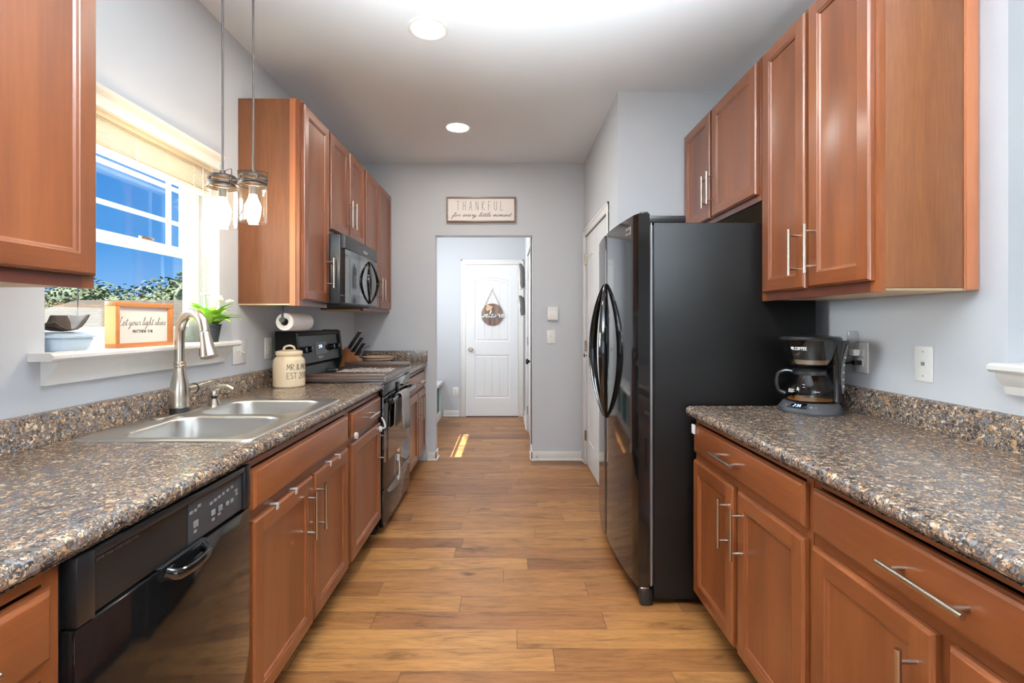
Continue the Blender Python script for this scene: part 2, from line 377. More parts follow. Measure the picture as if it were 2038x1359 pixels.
def catmull(pts, k=6):
    if len(pts) < 3: return [Vector(p) for p in pts]
    P = [Vector(p) for p in pts]; P = [P[0]*2-P[1]] + P + [P[-1]*2-P[-2]]; out = []
    for i in range(1, len(P)-2):
        a, b, c, d = P[i-1:i+3]
        for j in range(k):
            t = j/k
            out.append(.5*((2*b)+(c-a)*t+(2*a-5*b+4*c-d)*t*t+(3*b-a-3*c+d)*t**3))
    out.append(P[-2]); return out

# ---- hand lettering: single-stroke letters
CUR = {
 'e': (.8, [[(0,.3),(.35,.5),(.55,.85),(.35,1),(.12,.6),(.2,.1),(.45,0),(.8,.3)]]),
 'o': (.9, [[(0,.4),(.35,.95),(.12,.7),(.1,.3),(.35,0),(.6,.3),(.55,.8),(.35,.95),(.6,.8),(.9,.75)]]),
 'r': (.85, [[(0,.2),(.25,.9),(.3,1.1),(.36,.9),(.6,.9),(.55,.5),(.6,.05),(.85,.25)]]),
 'v': (.9, [[(0,.3),(.15,.9),(.25,.95),(.35,.1),(.42,0),(.65,.8),(.7,1.),(.9,.85)]]),
 'y': (.9, [[(0,.3),(.12,.95),(.15,.3),(.3,0),(.5,.2),(.62,.95),(.58,0),(.4,-.9),(.15,-1.),(.2,-.6),(.6,-.1),(.9,.3)]]),
 'l': (.6, [[(0,.2),(.35,1.2),(.45,2.1),(.3,2.2),(.2,1.4),(.2,.3),(.35,0),(.6,.3)]]),
 't': (.65, [[(0,.2),(.25,1.),(.3,1.8),(.28,1.),(.28,.2),(.4,0),(.65,.3)], [(.02,1.25),(.6,1.32)]]),
 'i': (.55, [[(0,.3),(.2,.95),(.2,.3),(.32,0),(.55,.3)], [(.24,1.45),(.27,1.55)]]),
 'm': (1.15, [[(0,.2),(.12,.9),(.15,0),(.2,.6),(.4,1),(.48,.8),(.48,0),(.55,.6),(.75,1),(.83,.8),(.85,.15),(.95,0),(1.15,.3)]]),
 'n': (.9, [[(0,.2),(.12,.9),(.15,0),(.22,.6),(.45,1),(.55,.8),(.55,.15),(.67,0),(.9,.3)]]),
 'f': (.7, [[(0,.2),(.4,1.3),(.5,2.1),(.38,2.2),(.28,1.4),(.22,0),(.15,-1.1),(.05,-1.),(.15,-.4),(.5,.2),(.7,.35)]]),
 'w': (1.1, [[(0,.3),(.1,.95),(.15,.2),(.28,0),(.42,.3),(.5,.9),(.52,.2),(.65,0),(.82,.4),(.88,1.),(1.1,.85)]]),
 'c': (.65, [[(0,.3),(.45,.9),(.35,1),(.15,.75),(.12,.25),(.35,0),(.65,.3)]]),
 'u': (.95, [[(0,.3),(.15,.95),(.17,.2),(.32,0),(.5,.3),(.58,.95),(.6,.2),(.72,0),(.95,.3)]]),
 'g': (.9, [[(0,.4),(.5,.95),(.3,1),(.1,.6),(.2,.1),(.42,.2),(.58,.9),(.55,0),(.4,-.9),(.15,-1),(.2,-.6),(.6,-.1),(.9,.3)]]),
 'h': (.9, [[(0,.2),(.3,1.2),(.4,2.1),(.27,2.2),(.18,1.4),(.15,0),(.22,.6),(.42,1),(.52,.8),(.54,.15),(.66,0),(.9,.3)]]),
 's': (.8, [[(0,.2),(.35,.85),(.4,1.05),(.42,.8),(.58,.35),(.45,.02),(.2,.1),(.45,.05),(.8,.3)]]),
 'L': (1.15, [[(.5,1.9),(.62,2.2),(.42,2.15),(.35,1.2),(.25,.3),(0,.05),(.15,-.08),(.6,0),(1.,-.05),(1.15,.2)]]),
}
BLK = {
 'T': [[(0,1),(.5,1)],[(.25,1),(.25,0)]], 'H': [[(0,0),(0,1)],[(.45,0),(.45,1)],[(0,.5),(.45,.5)]], 'A': [[(0,0),(.25,1),(.5,0)],[(.1,.35),(.4,.35)]],
 'N': [[(0,0),(0,1),(.45,0),(.45,1)]], 'K': [[(0,0),(0,1)],[(.45,1),(0,.45),(.45,0)]], 'F': [[(0,0),(0,1),(.4,1)],[(0,.55),(.32,.55)]],
 'U': [[(0,1),(0,.18),(.1,.03),(.23,0),(.36,.03),(.46,.18),(.46,1)]], 'L': [[(0,1),(0,0),(.4,0)]], 'E': [[(.4,1),(0,1),(0,0),(.4,0)],[(0,.52),(.33,.52)]],
 'S': [[(.42,.88),(.25,1),(.06,.88),(.06,.66),(.38,.4),(.42,.2),(.25,0),(.03,.12)]], 'M': [[(0,0),(.08,1),(.3,.3),(.52,1),(.6,0)]], 'R': [[(0,0),(0,1),(.3,.97),(.4,.8),(.32,.58),(0,.5),(.45,0)]],
 '&': [[(.55,.3),(.3,0),(.08,.1),(.1,.35),(.4,.75),(.33,.97),(.17,.9),(.2,.65),(.6,0)]], '2': [[(.03,.8),(.2,1),(.4,.85),(.35,.55),(0,0),(.45,0)]],
 '0': [[(.22,1),(.04,.8),(0,.4),(.12,.03),(.3,.03),(.42,.4),(.38,.8),(.22,1)]], '1': [[(.1,.8),(.25,1),(.25,0)]], '5': [[(.4,1),(.06,1),(.04,.58),(.3,.6),(.42,.3),(.25,.02),(0,.08)]], '6': [[(.36,1),(.1,.65),(.02,.3),(.15,.02),(.35,.1),(.38,.38),(.2,.5),(.04,.3)]],
 'W': [[(0,1),(.14,0),(.3,.8),(.46,0),(.6,1)]], ':': [[(.1,.2),(.12,.26)],[(.1,.7),(.12,.76)]], 'O': [[(.25,1),(.04,.8),(0,.4),(.14,.03),(.36,.03),(.5,.4),(.46,.8),(.25,1)]],
 'C': [[(.45,.85),(.27,1),(.06,.8),(0,.45),(.1,.1),(.28,0),(.46,.15)]], '3': [[(.03,.9),(.25,1),(.4,.8),(.15,.55),(.4,.3),(.25,0),(0,.1)]], '4': [[(.35,0),(.35,1),(0,.3),(.48,.3)]], '8': [[(.22,.52),(.05,.75),(.22,1),(.4,.75),(.22,.52),(.02,.25),(.22,0),(.42,.25),(.22,.52)]], '.': [[(.02,0),(.06,.05)]],
 'h': [[(0,0),(0,1)],[(0,.4),(.2,.62),(.38,.4),(.38,0)]], 'i': [[(.05,0),(.05,.62)],[(.05,.82),(.06,.88)]], 'r': [[(0,0),(0,.62)],[(0,.4),(.25,.62)]], 'l': [[(.05,0),(.05,1)]], 'p': [[(0,-.3),(0,.62),(.3,.6),(.4,.3),(.3,.02),(0,.02)]], 'o': [[(.2,.62),(0,.3),(.2,0),(.4,.3),(.2,.62)]],
}
def strokes(text, cursive, gap=.12, space=.55, slant=0.0):
    out = []; x = 0
    for ch in text:
        if ch == ' ': x += space; continue
        if cursive: w, ss = CUR[ch]
        else: ss = BLK[ch]; w = max(p[0] for st in ss for p in st)
        for st in ss:
            pts = [Vector((p[0]+x + slant*p[1], p[1], 0)) for p in st]
            if cursive: out.append(catmull(pts, 5) if len(pts) > 2 else pts)
            else: out += [list(q) for q in zip(pts, pts[1:])]
        x += w + (0 if cursive else gap)
    return out, x
def ribbon(mb, text, cursive, x0, x1, base, h, wid, fn, slant=0.0, gap=.12, space=.55, thick=.0008):
    """strokes of a text laid between x0..x1 on a surface; fn(u, v, d) -> world point, d = height off the surface"""
    ss, w = strokes(text, cursive, gap, space, slant); k = (x1-x0)/w
    for st in ss:
        P = [Vector((x0+p.x*k, base+p.y*h, 0)) for p in st]
        if len(P) < 2: continue
        lo, hi = [], []
        for i, p in enumerate(P):
            t = (P[min(i+1, len(P)-1)] - P[max(i-1, 0)])
            t = t.normalized() if t.length > 1e-9 else Vector((1, 0, 0)); n = Vector((-t.y, t.x, 0))*wid/2
            if i == 0: p = p - t*wid*.3
            if i == len(P)-1: p = p + t*wid*.3
            lo.append(p-n); hi.append(p+n)
        rings = [[Vector(fn(a.x, a.y, .0003)), Vector(fn(b.x, b.y, .0003)), Vector(fn(b.x, b.y, thick)), Vector(fn(a.x, a.y, thick))] for a, b in zip(lo, hi)]
        mb.loops(rings)
    return mb

# ------------------------------------------------------------------ large structure
XL, XR, YB, ZC = -1.403, 1.44, 4.45, 2.73
struct(MB().box(-1.7, 4.2, -4.7, 6.7, -.06, 0), 'floor', 'floor')
ce = MB().box(-1.7, 4.2, -4.7, 6.7, ZC, ZC+.1)
struct(ce, 'ceiling', 'ceiling_paint')
def wall_pieces(boxes, name): 
    mb = MB()
    for b in boxes: mb.box(*b)
    return struct(mb, name, 'wall_paint')
WY0, WY1, WZ0, WZ1 = 1.47, 2.361, 1.155, 2.03
wall_pieces([(-1.55, XL, -4.6, WY0, 0, ZC), (-1.55, XL, WY1, 4.62, 0, ZC), (-1.55, XL, WY0, WY1, 0, WZ0), (-1.55, XL, WY0, WY1, WZ1, ZC),
             (-1.55, XL, 4.62, 5.6, 0, 1.28), (-1.55, XL, 4.62, 5.6, 1.665, ZC), (-1.55, XL, 5.6, 6.65, 0, ZC)], 'wall_left')
DX0, DX1, DZ = -.664, .2306, 2.067
wall_pieces([(XL, DX0, YB, 4.57, 0, ZC), (DX1, .82, YB, 4.57, 0, ZC), (DX0, DX1, YB, 4.57, DZ, ZC)], 'wall_back')
PX = .70
wall_pieces([(PX, .82, 3.08, 3.40, 0, ZC), (PX, .82, 4.33, YB, 0, ZC), (PX, .82, 3.40, 4.33, 2.04, ZC), (.80, .82, 3.40, 4.33, 0, 2.04)], 'wall_pantry')
wall_pieces([(.82, 1.56, 3.08, 3.2, 0, ZC)], 'wall_alcove')
OY0, OY1, OZ0, OZ1 = .36, 1.394, 1.13, 2.45
wall_pieces([(XR, 1.60, -.02, OY0, 0, ZC), (XR, 1.60, OY1, 3.08, 0, ZC), (XR, 1.60, OY0, OY1, 0, OZ0), (XR, 1.60, OY0, OY1, OZ1, ZC)], 'wall_right')
wall_pieces([(1.60, 4.2, -.02, .1, 0, ZC)], 'wall_dining_side')
wall_pieces([(4.05, 4.2, -4.6, -.02, 0, .7), (4.05, 4.2, -4.6, -.02, 2.5, ZC), (4.05, 4.2, -4.6, -3.5, .7, 2.5), (4.05, 4.2, -.9, -.02, .7, 2.5)], 'wall_dining')
wall_pieces([(XL, 4.05, -4.7, -4.5, 0, .6), (XL, 4.05, -4.7, -4.5, 2.6, ZC), (XL, -1.35, -4.7, -4.5, .6, 2.6), (1.2, 4.05, -4.7, -4.5, .6, 2.6)], 'wall_rear')
HY = 6.528
wall_pieces([(XL, .5, HY, HY+.12, 0, ZC)], 'wall_hall_end')
HX = .236
wall_pieces([(HX, .36, 4.57, 4.78, 0, ZC), (HX, .36, 5.62, HY, 0, ZC), (HX, .36, 4.78, 5.62, 2.05, ZC), (.34, .36, 4.78, 5.62, 0, 2.05)], 'wall_hall_side')
# added slab out of view, placed to block the high sun from the kitchen window
struct(MB().box(-3.0, -1.56, -2.0, 3.9, 2.78, 2.86), 'roof', 'siding')

def baseboard(name, pts, h=.085, t=.014):
    """pts: list of (x,y) path; boards built as boxes to the room side given by offset sign"""
    mb = MB()
    for (x0, x1, y0, y1) in pts:
        mb.box(x0, x1, y0, y1, 0, h, .004); 
        # shoe moulding
        ex = .010 if (x1-x0) < (y1-y0) else 0; ey = .010 if ex == 0 else 0
        mb.box(x0-ex, x1+ex, y0-ey, y1+ey, 0, .02, .006)
    return struct(mb, name, 'white_trim')
baseboard('baseboard_back', [(-.735, DX0+.014, YB-.014, YB), (DX0, DX0+.014, YB-.014, 4.57), (DX1-.014, PX-.02, YB-.014, YB), (DX1-.014, DX1, YB-.014, 4.57), (PX-.014, PX, 4.39, YB-.002), (PX-.014, PX, 3.08, 3.335)])
baseboard('baseboard_hall', [(-.862, -.65, HY-.014, HY), (HX-.014, HX, 4.575, 4.72), (HX-.014, HX, 5.69, HY-.002)])
solo(MB().cyl((.268, YB-.0145, .045), (.268, YB-.05, .045), .006, .006).cyl((.268, YB-.05, .045), (.268, YB-.06, .045), .009), 'door_stop', 'steel', 'small metal door stop screwed to the white baseboard by the doorway', 'door stop')

# ---------------- doors in the setting
def panel_leaf(mb, w, h, t, panels, arch=.05, grooves=0):
    """leaf in local x (0..w), z (0..h), front face y=0 towards -y, with recessed panels (x0,x1,z0,z1,arched)"""
    def outline(x0, x1, z0, z1, arched, off):
        a = [(x0+off, z0+off), (x1-off, z0+off)]
        if arched:
            n = 10
            for i in range(n+1):
                u = i/n; x = x1-off-(x1-x0-2*off)*u
                a.append((x, z1-off-arch*(2*u-1)**2))
        else: a += [(x1-off, z1-off), (x0+off, z1-off)]
        return a
    bm = mb.bm
    # front skin as strips around the panels (panels stacked in z, same x range)
    x0, x1 = panels[0][0], panels[0][1]
    V = lambda x, z, y=0: Vector((x, y, z))
    mb.face([V(0, 0), V(x0, 0), V(x0, h), V(0, h)]); mb.face([V(x1, 0), V(w, 0), V(w, h), V(x1, h)])
    zs = [0]
    for p in panels: zs += [p[2], p[3]]
    zs.append(h)
    for i in range(0, len(zs), 2):
        mb.face([V(x0, zs[i]), V(x1, zs[i]), V(x1, zs[i+1]), V(x0, zs[i+1])])
    for p in panels:
        if p[4]:
            top = outline(*p, 0)[2:]
            for (xa, za), (xb, zb) in zip(top, top[1:]):
                mb.face([V(xa, za), V(xb, zb), V(xb, p[3]), V(xa, p[3])])
        prof = [(0, 0), (.006, .006), (.018, .008), (.030, .003), (.036, .004)]
        rings = [[V(x, z, d) for x, z in outline(*p, o)] for o, d in prof]
        mb.loops(rings, True, False, not grooves)
        if grooves:
            oo = .036; xa, xb = p[0]+oo, p[1]-oo; n = grooves
            def top_z(x):
                if not p[4]: return p[3]-oo
                u = (xb-x)/(xb-xa); return p[3]-oo-arch*(2*u-1)**2
            xs = []
            for k in range(n):
                a = xa+(xb-xa)*k/n; b = xa+(xb-xa)*(k+1)/n
                xs += [(a+.002 if k else a, .004), (b-.002 if k < n-1 else b, .004)]
                if k < n-1: xs.append((b, .008))
            for (a, da), (b, db) in zip(xs, xs[1:]):
                mb.face([V(a, p[2]+oo, da), V(b, p[2]+oo, db), V(b, top_z(b), db), V(a, top_z(a), da)])
    # sides + back
    for q in ([V(0, 0), V(0, h), V(0, h, t), V(0, 0, t)], [V(w, 0), V(w, h), V(w, h, t), V(w, 0, t)], [V(0, h), V(w, h), V(w, h, t), V(0, h, t)], [V(0, 0), V(w, 0), V(w, 0, t), V(0, 0, t)], [V(0, 0, t), V(w, 0, t), V(w, h, t), V(0, h, t)]):
        mb.face(q)
    return mb
def casing_boxes(mb, x0, x1, h, w=.065, t=.016, y=0):
    """casing round an opening in a wall lying along local x with face at y, standing out to -y"""
    for a, b in ((x0-w, x0), (x1, x1+w)):
        mb.box(a, b, y-t*.7, y, 0, h, .003); o = a if a < x0 else b-.02
        mb.box(o, o+.02, y-t, y, 0, h+w, .003)
    mb.box(x0-w, x1+w, y-t*.7, y, h, h+w, .003); mb.box(x0-w, x1+w, y-t, y, h+w-.02, h+w, .003)
    return mb
def door_group(name, leaf, frame):
    o = bpy.data.objects.new(name, None); COL.objects.link(o); o['kind'] = 'structure'; WL[o.name] = Vector((0, 0, 0)); return o
# hall end door
d1 = door_group('door_1', 0, 0)
mb = panel_leaf(MB(), .70, 2.03, .035, [(.115, .585, .24, .82, False), (.115, .585, 1.0, 1.86, True)], grooves=4)
mb.xform(Matrix.Translation((-.556, HY-.012, .012))); mb.build('leaf', 'white_door', d1, front=(0, -1, 0))
mb = casing_boxes(MB(), -.562, .150, 2.048, y=HY); mb.box(-.562, -.557, HY-.006, HY, 0, 2.048).box(.145, .150, HY-.006, HY, 0, 2.048)
mb.build('casing', 'white_trim', d1)
kx, kz = -.497, .905
MB().lathe([(.0, -.055), (.018, -.055), (.027, -.045), (.028, -.035), (.02, -.024), (.012, -.018), (.012, -.012), (.032, -.008), (.033, 0)], (kx, HY-.0115, kz), 20, 'y').build('knob', 'nickel', d1)
MB().box(-.556, .144, HY-.03, HY-.0125, 0.0, .010).build('threshold', 'dark_cherry', d1)
# hall side door (closed, hinged at the far side)
d2 = door_group('door_2', 0, 0)
R90 = lambda x, y: Matrix.Translation((x, y, .01)) @ Matrix.Rotation(-PI/2, 4, 'Z')
mb = panel_leaf(MB(), .83, 2.03, .035, [(.13, .70, .24, .82, False), (.13, .70, 1.0, 1.86, True)], grooves=4)
mb.xform(R90(HX+.008, 5.615)); mb.build('leaf', 'white_door', d2, front=(-1, 0, 0))
mb = casing_boxes(MB(), -.005, .838, 2.045); mb.xform(Matrix.Translation((HX, 5.618, 0)) @ Matrix.Rotation(-PI/2, 4, 'Z')); mb.build('casing', 'white_trim', d2)
MB().lathe([(.0, -.06), (.02, -.06), (.028, -.05), (.028, -.04), (.014, -.028), (.010, -.02), (.010, -.008), (.03, -.006), (.03, 0)], (HX+.007, 4.87, .875), 18, 'x').build('knob', 'black_matte', d2)
for z in (.25, 1.05, 1.8): MB().cyl((HX-.004, 5.622, z-.045), (HX-.004, 5.622, z+.045), .007).build('hinge', 'nickel', d2)
# pantry double doors on the wall beyond the fridge
d3 = door_group('door_3', 0, 0)
for k, y in enumerate((4.325, 3.862)):
    mb = panel_leaf(MB(), .459, 2.02, .035, [(.09, .369, .22, .82, False), (.09, .369, 1.0, 1.84, True)], arch=.035)
    mb.xform(R90(PX+.006, y)); mb.build('leaf', 'white_door', d3, front=(-1, 0, 0))
mb = casing_boxes(MB(), -.006, .928, 2.035); mb.xform(Matrix.Translation((PX, 4.328, 0)) @ Matrix.Rotation(-PI/2, 4, 'Z')); mb.build('casing', 'white_trim', d3)
for z in (.26, 1.06, 1.83): MB().cyl((PX-.006, 4.33, z-.045), (PX-.006, 4.33, z+.045), .007).box(PX-.002, PX+.004, 4.29, 4.325, z-.045, z+.045).build('hinge', 'nickel', d3)
MB().lathe([(.0, -.05), (.016, -.05), (.024, -.04), (.024, -.032), (.012, -.022), (.010, -.008), (.026, -.004), (.026, 0)], (PX+.005, 4.18, .985), 18, 'x').build('knob', 'chrome', d3)

# ---------------- kitchen window
w1 = door_group('window_1', 0, 0)
fx0, fx1 = -1.56, -1.50
mb = MB()
for a in ((WY0, WY0+.035, WZ0, WZ1), (WY1-.035, WY1, WZ0, WZ1), (WY0+.035, WY1-.035, WZ0, WZ0+.05), (WY0+.035, WY1-.035, WZ1-.035, WZ1)):
    mb.box(fx0, fx1, a[0], a[1], a[2], a[3], .003)
mb.build('frame', 'vinyl_white', w1)
def sash(name, xa, xb, z0, z1, st, rb, rt, grille):
    y0, y1 = WY0+.034, WY1-.034; mb = MB()
    mb.box(xa, xb, y0, y0+st, z0, z1, .004).box(xa, xb, y1-st, y1, z0, z1, .004).box(xa, xb, y0+st, y1-st, z0, z0+rb, .004).box(xa, xb, y0+st, y1-st, z1-rt, z1, .004)
    if grille:
        xm = (xa+xb)/2
        for y in (y0+st+.085, y1-st-.085): mb.box(xm-.008, xm+.008, y-.009, y+.009, z0+rb, z1-rt, .003)
        for z in (z0+rb+.115, z1-rt-.085): mb.box(xm-.0079, xm+.0079, y0+st, y1-st, z-.009, z+.009, .003)
    o = mb.build(name, 'vinyl_white', w1)
    xm = (xa+xb)/2
    MB().box(xm-.002, xm+.002, y0+st-.004, y1-st+.004, z0+rb-.004, z1-rt+.004).build('pane', 'window_glass', o)
sash('upper_sash', -1.555, -1.530, 1.575, WZ1-.03, .035, .035, .035, True)
sash('lower_sash', -1.528, -1.503, WZ0+.048, 1.61, .042, .045, .045, False)
MB().box(-1.515, -1.500, 1.99, 2.06, 1.611, 1.623, .003).build('sash_lock', 'nickel', w1)
# stool and apron
mb = MB().prism([(-1.498, WZ0+.001), (-1.498, 1.175), (-1.335, 1.175), (-1.324, 1.168), (-1.324, 1.158), (-1.333, 1.150), (-1.402, 1.150), (-1.402, WZ0+.001)], 'y', WY0+.002, WY1-.002)
mb.prism([(-1.4025, 1.1505), (-1.4025, 1.1745), (-1.3352, 1.1745), (-1.3245, 1.1678), (-1.3245, 1.1582), (-1.3332, 1.1505)], 'y', WY0-.055, WY1+.06)
mb.build('stool', 'white_trim', w1)
MB().prism([(-1.4025, 1.075), (-1.4025, 1.149), (-1.345, 1.149), (-1.352, 1.135), (-1.378, 1.105), (-1.385, 1.085), (-1.385, 1.075)], 'y', WY0-.015, WY1+.02).build('apron', 'white_trim', w1)
# head cornice
MB().prism([(-1.4025, 2.0), (-1.4025, 2.06), (-1.355, 2.06), (-1.36, 2.048), (-1.378, 2.035), (-1.384, 2.018), (-1.384, 2.0)], 'y', WY0-.05, WY1-.03).build('head_trim', 'white_trim', w1)
# blind, raised into a stack
bl = thing('window_blind', 'cream slatted blind raised to the top of the kitchen window', 'blind', (-1.45, (WY0+WY1)/2, 1.87))
MB().box(-1.475, -1.425, WY0+.01, WY1-.01, 1.99, 2.028, .004).build('headrail', 'blind_cream', bl)
z = 1.90
for k in range(12):
    y = 1.893 + k*.008
    MB().prism([(-1.474, y), (-1.45, y+.0022), (-1.426, y), (-1.426, y+.0022), (-1.45, y+.0044), (-1.474, y+.0022)], 'y', WY0+.012, WY1-.012).build('slat', 'blind_cream', bl)
MB().box(-1.474, -1.426, WY0+.012, WY1-.012, 1.872, 1.889, .004).build('bottom_rail', 'blind_cream', bl)
for y in (1.86, 2.2):
    mb = MB()
    for s in range(14):
        zz = 1.88+s*.0085
        mb.tube([(-1.424, y+.006*math.sin(s*2.1), zz), (-1.422, y+.006*math.sin(s*2.1+2.1), zz+.0085)], .0012, 6)
    mb.build('ladder_string', 'white_paint', bl)
MB().tube(catmull([(-1.42, 2.26, 1.99), (-1.418, 2.262, 1.7), (-1.419, 2.268, 1.45), (-1.42, 2.275, 1.3)]), .0022, 8).build('pull_cord', 'white_paint', bl)
# hall slot window with muntins (source of the patch of sun on the hall floor)
w2 = door_group('window_2', 0, 0)
mb = MB()
for y in (4.66, 5.07, 5.52): mb.box(-1.5, -1.48, y-.012, y+.012, 1.281, 1.664)
mb.box(-1.501, -1.481, 4.621, 5.599, 1.455, 1.475)
mb.build('frame', 'vinyl_white', w2)
# window opening in the right-hand wall, with stool
w3 = door_group('window_3', 0, 0)
mb = MB()
for a in ((OY0, OY0+.05, OZ0, OZ1), (OY1-.05, OY1, OZ0, OZ1), (OY0+.05, OY1-.05, OZ0, OZ0+.06), (OY0+.05, OY1-.05, OZ1-.05, OZ1), (OY0+.05, OY1-.05, 1.78, 1.83)):
    mb.box(1.545, 1.595, *a, .003)
mb.build('frame', 'vinyl_white', w3)
MB().box(1.568, 1.572, OY0+.048, OY1-.048, OZ0+.058, OZ1-.048).build('pane', 'window_glass', w3)
mb = MB().prism([(1.544, OZ0+.001), (1.544, 1.15), (1.385, 1.15), (1.374, 1.143), (1.374, 1.132), (1.383, 1.124), (1.4395, 1.124), (1.4395, OZ0+.001)], 'y', OY0+.002, OY1-.002)
mb.build('stool', 'white_trim', w3)
MB().prism([(1.4395, 1.062), (1.4395, 1.123), (1.39, 1.123), (1.394, 1.108), (1.415, 1.085), (1.42, 1.062)], 'y', OY0-.02, OY1-.01).build('apron', 'white_trim', w3)

# ------------------------------------------------------------------ cabinets
def handle(parent, x, y, z, sgn, axis, ln=.178):
    off = .034*sgn; mb = MB(); h = ln/2; p = .064*ln/.178
    if axis == 'z':
        mb.cyl((x+off, y, z-h), (x+off, y, z+h), .0062, n=16)
        for s in (-p, p): mb.cyl((x, y, z+s), (x+off, y, z+s), .0048, n=12)
    else:
        mb.cyl((x+off, y-h, z), (x+off, y+h, z), .0062, n=16)
        for s in (-p, p): mb.cyl((x, y+s, z), (x+off, y+s, z), .0048, n=12)
    return mb.build('handle', 'nickel', parent)
def door(parent, x, sgn, y0, y1, z0, z1, hy=None, hz=None, w=.052):
    """recessed-panel door, face at x, normal sgn*X"""
    mb = MB(); V = lambda a, b, d: Vector((x+sgn*d, a, b))
    def ring(i, d): return [V(y0+i, z0+i, d), V(y1-i, z0+i, d), V(y1-i, z1-i, d), V(y0+i, z1-i, d)]
    mb.loops([ring(0, -.019), ring(0, -.007), ring(.003, -.0055), ring(.005, -.0015), ring(.007, 0)], True, True, False)
    i = .007
    for a, b, c in ((y0+i, y0+w, 1), (y1-w, y1-i, -1)):
        n_, o_ = (b, a) if c == 1 else (a, b)
        mb.face([V(o_, z0+i, 0), V(n_, z0+i, 0), V(n_, z0+w, 0), V(n_, z1-w, 0), V(n_, z1-i, 0), V(o_, z1-i, 0)])
    for a, b in ((z0+i, z0+w), (z1-w, z1-i)):
        mb.face([V(y0+w, a, 0), V(y1-w, a, 0), V(y1-w, b, 0), V(y0+w, b, 0)], 1)
    mb.loops([ring(w, 0), ring(w+.002, -.002), ring(w+.008, -.004), ring(w+.012, -.009), ring(w+.014, -.0095)], True, False, True)
    d = mb.build('door', ['cherry_v', 'cherry_h'], parent, ang=25, front=(sgn, 0, 0))
    if hy is not None: handle(d, x, hy, hz, sgn, 'z')
    return d
def drawer(parent, x, sgn, y0, y1, z0, z1, hy=None, name='drawer', ln=.178):
    mb = MB(); V = lambda a, b, d: Vector((x+sgn*d, a, b))
    def ring(i, d): return [V(y0+i, z0+i, d), V(y1-i, z0+i, d), V(y1-i, z1-i, d), V(y0+i, z1-i, d)]
    mb.loops([ring(0, -.019), ring(0, -.009), ring(.004, -.008), ring(.006, -.004), ring(.010, -.001), ring(.013, 0)])
    d = mb.build(name, 'cherry_h', parent, ang=25)
    if hy is not None: handle(d, x, hy, (z0+z1)/2, sgn, 'y', ln)
    return d
def base_cabinet(label, sgn, y0, y1, wallx, framex, mid=True, centre=False, open_top=False):
    t = thing('base_cabinet', label, 'cabinet', ((wallx+framex)/2, (y0+y1)/2, 0))
    mb = MB(); xi = framex-sgn*.02; lo = lambda a, b: (min(a, b), max(a, b)); bx = lo(wallx+sgn*.003, xi)
    mb.box(*bx, y0, y0+.016, .105, .864).box(*bx, y1-.016, y1, .105, .864).box(*bx, y0+.016, y1-.016, .105, .122)
    mb.box(*lo(wallx+sgn*.003, wallx+sgn*.012), y0+.016, y1-.016, .122, .864)
    mb.build('carcass', 'dark_cherry', t)
    fx = lo(xi, framex)
    st = [(y0, y0+.03, .105, .864), (y1-.03, y1, .105, .864)]
    if centre: st.append(((y0+y1)/2-.025, (y0+y1)/2+.025, .1301, .6809))
    for q in st: MB().box(*fx, *q).build('stile', 'cherry_v', t)
    for q in ((.838, .864), (.105, .13), (.681, .711)): MB().box(*fx, y0+.0301, y1-.0301, *q).build('rail', 'cherry_h', t)
    tx = lo(framex-sgn*.085, framex-sgn*.07)
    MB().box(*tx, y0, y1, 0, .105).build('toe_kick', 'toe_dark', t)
    return t
LF, LD = -.762, -.742           # left frame face / door face
RF, RD = .815, .795
c = base_cabinet('wooden drawer base cabinet at the near end beside the dishwasher', 1, .36, .822, XL, LF)
drawer(c, LD, 1, .375, .797, .711, .833, .586)
drawer(c, LD, 1, .375, .797, .42, .67, .586)
drawer(c, LD, 1, .375, .797, .13, .40, .586)
c = base_cabinet('sink base cabinet with false drawer front and two doors with grey latch clips', 1, 1.408, 2.288, XL, LF, centre=True)
drawer(c, LD, 1, 1.425, 2.268, .711, .833, name='false_front')
for y0, y1, hy, cl in ((1.425, 1.857, 1.80, (1.56, 1.70)), (1.874, 2.268, 1.893, (2.03, 2.14))):
    d = door(c, LD, 1, y0, y1, .115, .681, hy, .55)
    for y in cl:
        MB().box(LD-.03, LD+.004, y-.008, y+.008, .6815, .685, .001).box(LD+.0005, LD+.004, y-.0078, y+.0078, .665, .6815, .001).build('latch_clip', 'clip_grey', d)
c = base_cabinet('base cabinet with one drawer and one door between sink base and range', 1, 2.292, 2.862, XL, LF)
d = drawer(c, LD, 1, 2.325, 2.848, .711, .833, 2.585)
MB().cyl((LD+.0005, 2.36, .715), (LD+.012, 2.36, .715), .016).build('child_latch', 'white_plastic', d)
d = door(c, LD, 1, 2.325, 2.848, .115, .681, 2.80, .55)
MB().cyl((LD+.0005, 2.815, .648), (LD+.012, 2.815, .648), .016).tube(catmull([(LD+.012, 2.815, .648), (LD+.03, 2.82, .66), (LD+.02, 2.83, .69), (LD+.006, 2.84, .71)]), .005, 8).build('child_latch', 'white_plastic', d)
c = base_cabinet('corner base cabinet with drawer and two doors between range and doorway wall', 1, 3.652, 4.445, XL, LF, centre=True)
drawer(c, LD, 1, 3.67, 4.41, .711, .833, 4.04)
door(c, LD, 1, 3.67, 4.03, .115, .681, 3.99, .55)
door(c, LD, 1, 4.05, 4.41, .115, .681, 4.09, .55)
c = base_cabinet('base cabinet with drawer and two doors beside the refrigerator', -1, 1.29, 2.093, XR, RF, centre=True)
d = drawer(c, RD, -1, 1.307, 2.079, .711, .833, 1.745)
MB().box(RD-.008, RD-.0005, 2.045, 2.077, .793, .833, .003).build('child_latch', 'white_plastic', d)
door(c, RD, -1, 1.72, 2.079, .115, .681, 1.755, .54)
